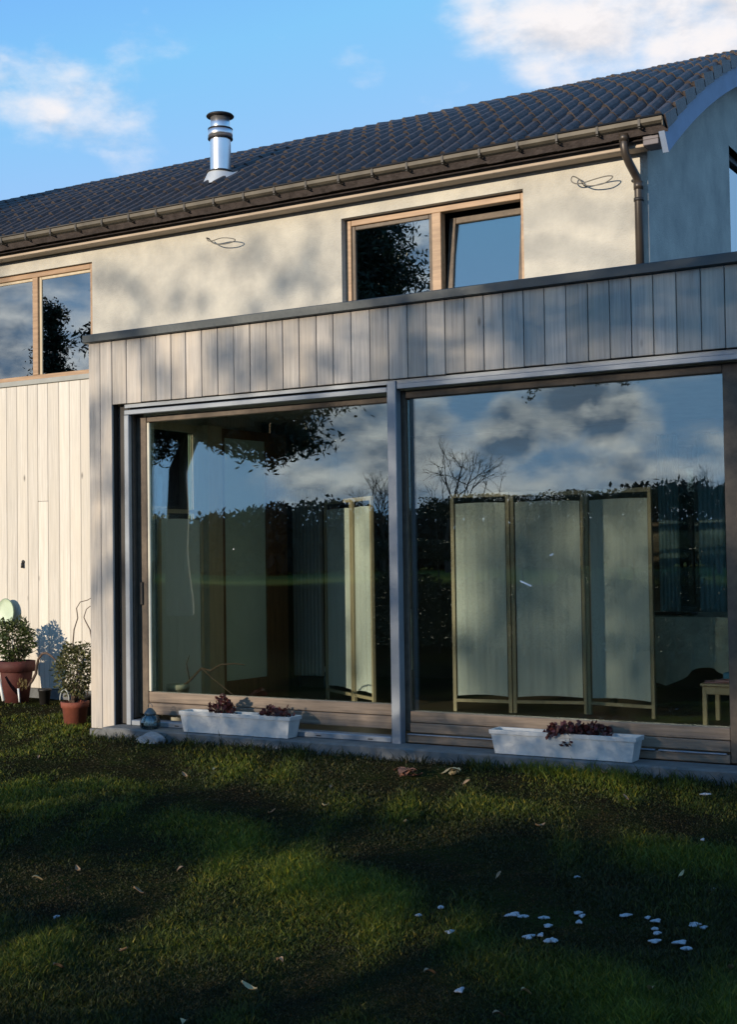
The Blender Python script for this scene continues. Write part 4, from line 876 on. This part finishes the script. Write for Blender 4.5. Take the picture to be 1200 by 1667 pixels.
# ------------------------------------------------------------------ trees behind the photographer (mirrored in the panes)
def limb(k, a, b, ra, rb, r, seg=5, sag=.08):
    a = Vector(a); b = Vector(b); l = (b-a).length; pts = []
    for i in range(seg+1):
        t = i/seg; p = a.lerp(b, t)+Vector((r.normal(0, 1), r.normal(0, 1), r.normal(0, 1)))*l*.03*math.sin(math.pi*t)+Vector((0, 0, l*sag*math.sin(math.pi*t))); pts.append(p)
    k.tube(pts, [ra+(rb-ra)*i/seg for i in range(seg+1)], 6, cap=False); return pts
def conifer(x, y, h, zb, rmax, label, seed, tiers=26, per=9, leaves=9, ls=(.22, .42), trunk=.28, prof=None, m=M_NEEDLE):
    r = np.random.default_rng(seed); root = empty('pine_tree', (x, y, 0), label, 'tree', 'trees behind the photographer')
    k = MB(); limb(k, (x, y, -.3), (x, y, h), trunk, .03, r, 8, 0); C = []; D = []
    for ti in range(tiers):
        t = ti/(tiers-1); z = zb+(h-zb)*t; rad = rmax*(prof(t) if prof else (1-t)**.8*(.75+.25*math.sin(t*9+seed)))+.25
        for j in range(per):
            a = r.uniform(0, 6.283); rr = rad*r.uniform(.65, 1.1); tip = np.array([x+rr*math.cos(a), y+rr*math.sin(a), z-.12*rr+r.normal(0, .15)])
            b = np.array([x, y, z+.1*rr]); limb(k, b, tip, .05, .012, r, 3, -.04)
            m_ = int(leaves*(1+rr*2.2))
            s_ = r.uniform(.12, 1, m_)[:, None]**.7; tuft = r.normal(0, .12+.04*rr, (max(3, m_//7), 3))*[1, 1, .6]; c = b+(tip-b)*s_+tuft[r.integers(0, len(tuft), m_)]+r.normal(0, .07, (m_, 3))
            C.append(c); D.append((tip-b)*.4+r.normal(0, rr*.6+.2, (m_, 3)))
    k.build('trunk', M_BARK, root); C = np.concatenate(C); D = np.concatenate(D); n = len(C)
    leaf_mesh('crown', C, np.stack([r.uniform(*ls, n), r.uniform(*ls, n)*.30], 1), D, rdir(n), m, root); return root
# big pine, mirrored at the left of the glazing and in the upper window
conifer(-23.1, -20.5, 15.0, 4.9, 4.2, 'tall dense pine mirrored at the upper left of the sliding pane', 5, tiers=42, per=17, leaves=60, ls=(.13, .30), trunk=.38, prof=lambda t: .80+.35*math.sin(min(t*1.5, 1)*1.5)-.9*max(0, t-.45)*1.4)
conifer(-26.6, -15.5, 8.3, 3.0, 1.0, 'small dark pine mirrored in the far left upper window', 9, tiers=18, per=9, leaves=40, ls=(.08, .2), trunk=.14)

# unseen broad tree, its crown clumps placed along sun rays to cast wanted shade
def shade_tree():
    L0 = 52.; t0 = L0/(-SUN.y)
    tx0 = -.2; bx, by = tx0+SUN.x*t0, SUN.y*t0
    root = empty('broad_shade_tree', (bx, by, 0), 'tall broad evergreen far behind the photographer, crown shaped to shade the right side of the house', 'tree', 'trees behind the photographer')
    r = np.random.default_rng(21); k = MB(); zc = 10.2
    limb(k, (bx, by, -.3), (bx, by, zc), .42, .22, r, 8, 0)
    def dens(tx, tz):
        # how closed the crown is, as seen from the sun
        d = np.zeros_like(tx)
        right = np.where((tz > .4) & (tz < 2.5), np.clip((tx+5.7)/.5, 0, 1), np.clip((tx+5.0)/1.2, 0, 1)); mid = np.clip((tx+7.9)/1.5, 0, 1)
        nz = np.sin(tx*4.2+np.sin(tz*3)*1.3)*np.sin(tz*5.1+np.sin(tx*2.3)*1.3); d = .75*right*np.where((tx > -3.6) | ((tz > .4) & (tz < 2.4)), 1, np.where(nz > .1, 1, .35))
        d = d*np.clip((3.36+.06*np.sin(tx*5)-tz)/.25, 0, 1)
        band = np.where(tz > -.03, 1., np.where(tz > -.30, .10+.3*(tx < -5), np.where(tz > -.62, 1.0, np.where(tz > -.85, .28, .8))))
        d = d*np.where(tz < .02, np.minimum(band, 1), 1)
        low = (tz < -.3); d = np.where(low & (tx > -9), np.maximum(d, .85*band), d)
        hole = (tx > -7.1) & (tx < -5.9) & (tz > .4) & (tz < 2.45); d = np.where(hole, .05, d)
        base_ = (tx > -7.3) & (tz < .42); d = np.where(tz < .42, 0, d)
        up = (tz > 3.7) & (tz < 4.55) & (tx < -7.2) & (tx > -9.8)
        left = (tx < -7.45) & (tz < 3.4) & (tz > .25); d = np.where(left, .0, d)
        return d
    C = []; 
    ncl = 4700; tx = r.uniform(-9.8, 4.5, ncl); tz = r.uniform(-.1, 4.6, ncl)
    acc = r.random(ncl) < dens(tx, tz)*.95; tx, tz = tx[acc], tz[acc]
    tt = t0+r.uniform(-5, 5, len(tx)); cx = tx+SUN.x*tt; cy = SUN.y*tt; cz = tz+SUN.z*tt
    P = np.stack([cx, cy, cz], -1)
    for i in range(len(P)): C.append(P[i]+r.normal(0, .085, (9, 3)))
    for i in [q for q in r.choice(len(P), 300, replace=False) if tx[q] > -4.2][:70]:
        limb(k, (bx+r.normal(0, .1), by+r.normal(0, .1), zc-r.uniform(0, 1.2)), P[i], .09, .02, r, 4, .02)
    k.build('trunk', M_BARK, root); C = np.concatenate(C); n = len(C)
    leaf_mesh('crown', C, np.stack([r.uniform(.10, .22, n), r.uniform(.07, .15, n)], 1), rdir(n), rdir(n), M_IVY, root)
shade_tree()

def added_dapple_tree():
    # added unseen tree nearer the house, sparse boughs placed to dapple the left facade
    bx, by = -8.0, -22.5; t0 = 22.5/(-SUN.y); r = np.random.default_rng(77); k = MB()
    root = empty('added_dapple_tree', (bx, by, 0), 'added open crowned slender tree behind the photographer, dappling the left of the cladding', 'tree', 'trees behind the photographer')
    limb(k, (bx, by, -.3), (bx, by, 8.6), .16, .06, r, 8, 0)
    C = []; tips = []
    n = 2600; tx = r.uniform(-9.9, -3.4, n); tz = r.uniform(.15, 4.7, n)
    nz = np.sin(tx*5.1+np.sin(tz*3.7)*1.6+.5)*np.sin(tz*6.3+np.sin(tx*2.9)*1.6+tx*.8)
    d = np.zeros(n); main = (tx > -7.5) & (tz > .9) & (tz < 3.35); d = np.where(main, np.where(nz > -.12, .62, .03), d)
    col = (tx < -6.75) & (tx > -7.5) & (tz < .95); d = np.where(col, 0, d)
    hole = (tx > -7.05) & (tx < -5.9) & (tz > .4) & (tz < 2.45); d = np.where(hole, np.where(nz > .35, .30, .0), d)
    up = (tz > 3.7) & (tz < 4.65) & (tx < -7.0); d = np.where(up, np.where(nz > .05, .42, .02), d)
    acc = r.random(n) < d; tx, tz = tx[acc], tz[acc]; tt = t0+r.uniform(-1.2, 1.2, len(tx))
    P = np.stack([tx+SUN.x*tt, SUN.y*tt, tz+SUN.z*tt], -1)
    for i in range(len(P)): C.append(P[i]+r.normal(0, .05, (16, 3)))
    for i in [q for q in r.choice(len(P), 90, replace=False) if tz[q] > 2.3][:26]: limb(k, (bx, by, min(8.4, P[i][2]+r.uniform(-.6, .4))), P[i], .035, .008, r, 5, .03)
    k.build('trunk', M_BARK, root); C = np.concatenate(C); m_ = len(C)
    leaf_mesh('crown', C, np.stack([r.uniform(.05, .10, m_), r.uniform(.03, .06, m_)], 1), rdir(m_), rdir(m_), M_IVY, root)
added_dapple_tree()

# bare trees and far wood
def bare_tree(x, y, h, label, seed, spread=.5):
    r = np.random.default_rng(seed); root = empty('bare_tree', (x, y, 0), label, 'tree', 'trees behind the photographer'); k = MB(); tw = MB()
    def rec(p, d, l, rad, lev):
        q = p+d*l; (k if lev < 2 else tw).tube([p, (p+q)/2+Vector(r.normal(0, l*.04, 3)), q], [rad, rad*.8, rad*.6], 5 if lev < 2 else 3, cap=False)
        if lev >= 6: return
        for i in range(3 if lev < 5 else 2):
            nd = (d+Vector(r.normal(0, spread, 3))+Vector((0, 0, .12))).normalized(); rec(q, nd, l*r.uniform(.62, .82), rad*.58, lev+1)
    rec(Vector((x, y, -.2)), Vector((0, 0, 1)), h*.27, h*.022, 0)
    k.build('trunk', M_BARK, root); tw.build('twigs', M_BARK, root)
bare_tree(-52, -92, 12.5, 'bare round tree on the horizon, mirrored near the central post', 4)
bare_tree(-60, -95, 9.5, 'smaller bare tree mirrored just left of the round one', 6)
bare_tree(-28, -88, 9.0, 'lone bare tree mirrored at the right edge of the glazing', 8)
def far_wood():
    r = np.random.default_rng(2); n = 90000; n = 170000; a = np.radians(r.uniform(-75, 75, n)); dist = r.uniform(118, 135, n)
    kn = r.uniform(4.6, 7.6, 90); kn = np.convolve(kn, [.25, .5, .25], 'same')+1*r.uniform(-.5, .5, 90); prof = np.interp(a, np.linspace(-1.35, 1.35, 90), kn)+.25*np.sin(a*211)*np.sin(a*57)
    z = prof*r.uniform(0, 1, n)**.9+np.abs(r.normal(0, .35, n))
    C = np.stack([-np.sin(a)*dist, -np.cos(a)*dist, z], -1)
    o = leaf_mesh('far_wood', C, np.stack([r.uniform(.5, 1.3, n), r.uniform(.2, .7, n)], 1)*np.where(z < 4, 1.3, .65)[:, None], rdir(n)+[0, 0, .8], rdir(n), mat('far_foliage', (.030, .030, .018), .9, var=.4, scale=.2, island=.4)); tag(o, 'dark wood along the far edge of the field', 'wood', kind='stuff')
far_wood()

def added_shade_hedge():  # added hedge behind the camera, tiers and gaps set to shade lawn and boxes
    r = np.random.default_rng(31); n = 170000; x = r.uniform(-10.5, 1.5, n); top = 1.02+.10*np.sin(x*1.7)+.08*np.sin(x*4.3+1)+.05*np.sin(x*11)
    y = -9.6+r.normal(0, .16, n); z = top*r.uniform(0, 1, n)**.8
    up = r.random(n) < .42; kx = np.sin(x*2.6+1)+np.sin(x*5.9)*.6+r.normal(0, .5, n); z = np.where(up & (kx > -.6), r.uniform(1.30, 1.60, n)+.03*np.sin(x*3), z)
    hi = r.random(n) < .20; z = np.where(hi & (x > -9.6) & (x < -4.2), 1.95+.27*r.uniform(0, 1, n)**1.4+.03*np.sin(x*5), z)
    root = empty('added_shade_hedge', (-4, -9.6, 0), 'added low hedge with a loose upper tier behind the photographer, shading the near lawn', 'hedge')
    k = MB()
    for i in range(40):
        xx = -9.4+i*.275; k.tube([(xx, -9.6, -.1), (xx+.05, -9.58, .6), (xx-.03, -9.62, 2.1)], [.02, .014, .004], 5)
    k.build('stems', M_BARK, root)
    leaf_mesh('foliage', np.stack([x, y, z], 1), np.stack([r.uniform(.022, .05, n), r.uniform(.015, .032, n)], 1), rdir(n), rdir(n), M_IVY, root)
added_shade_hedge()
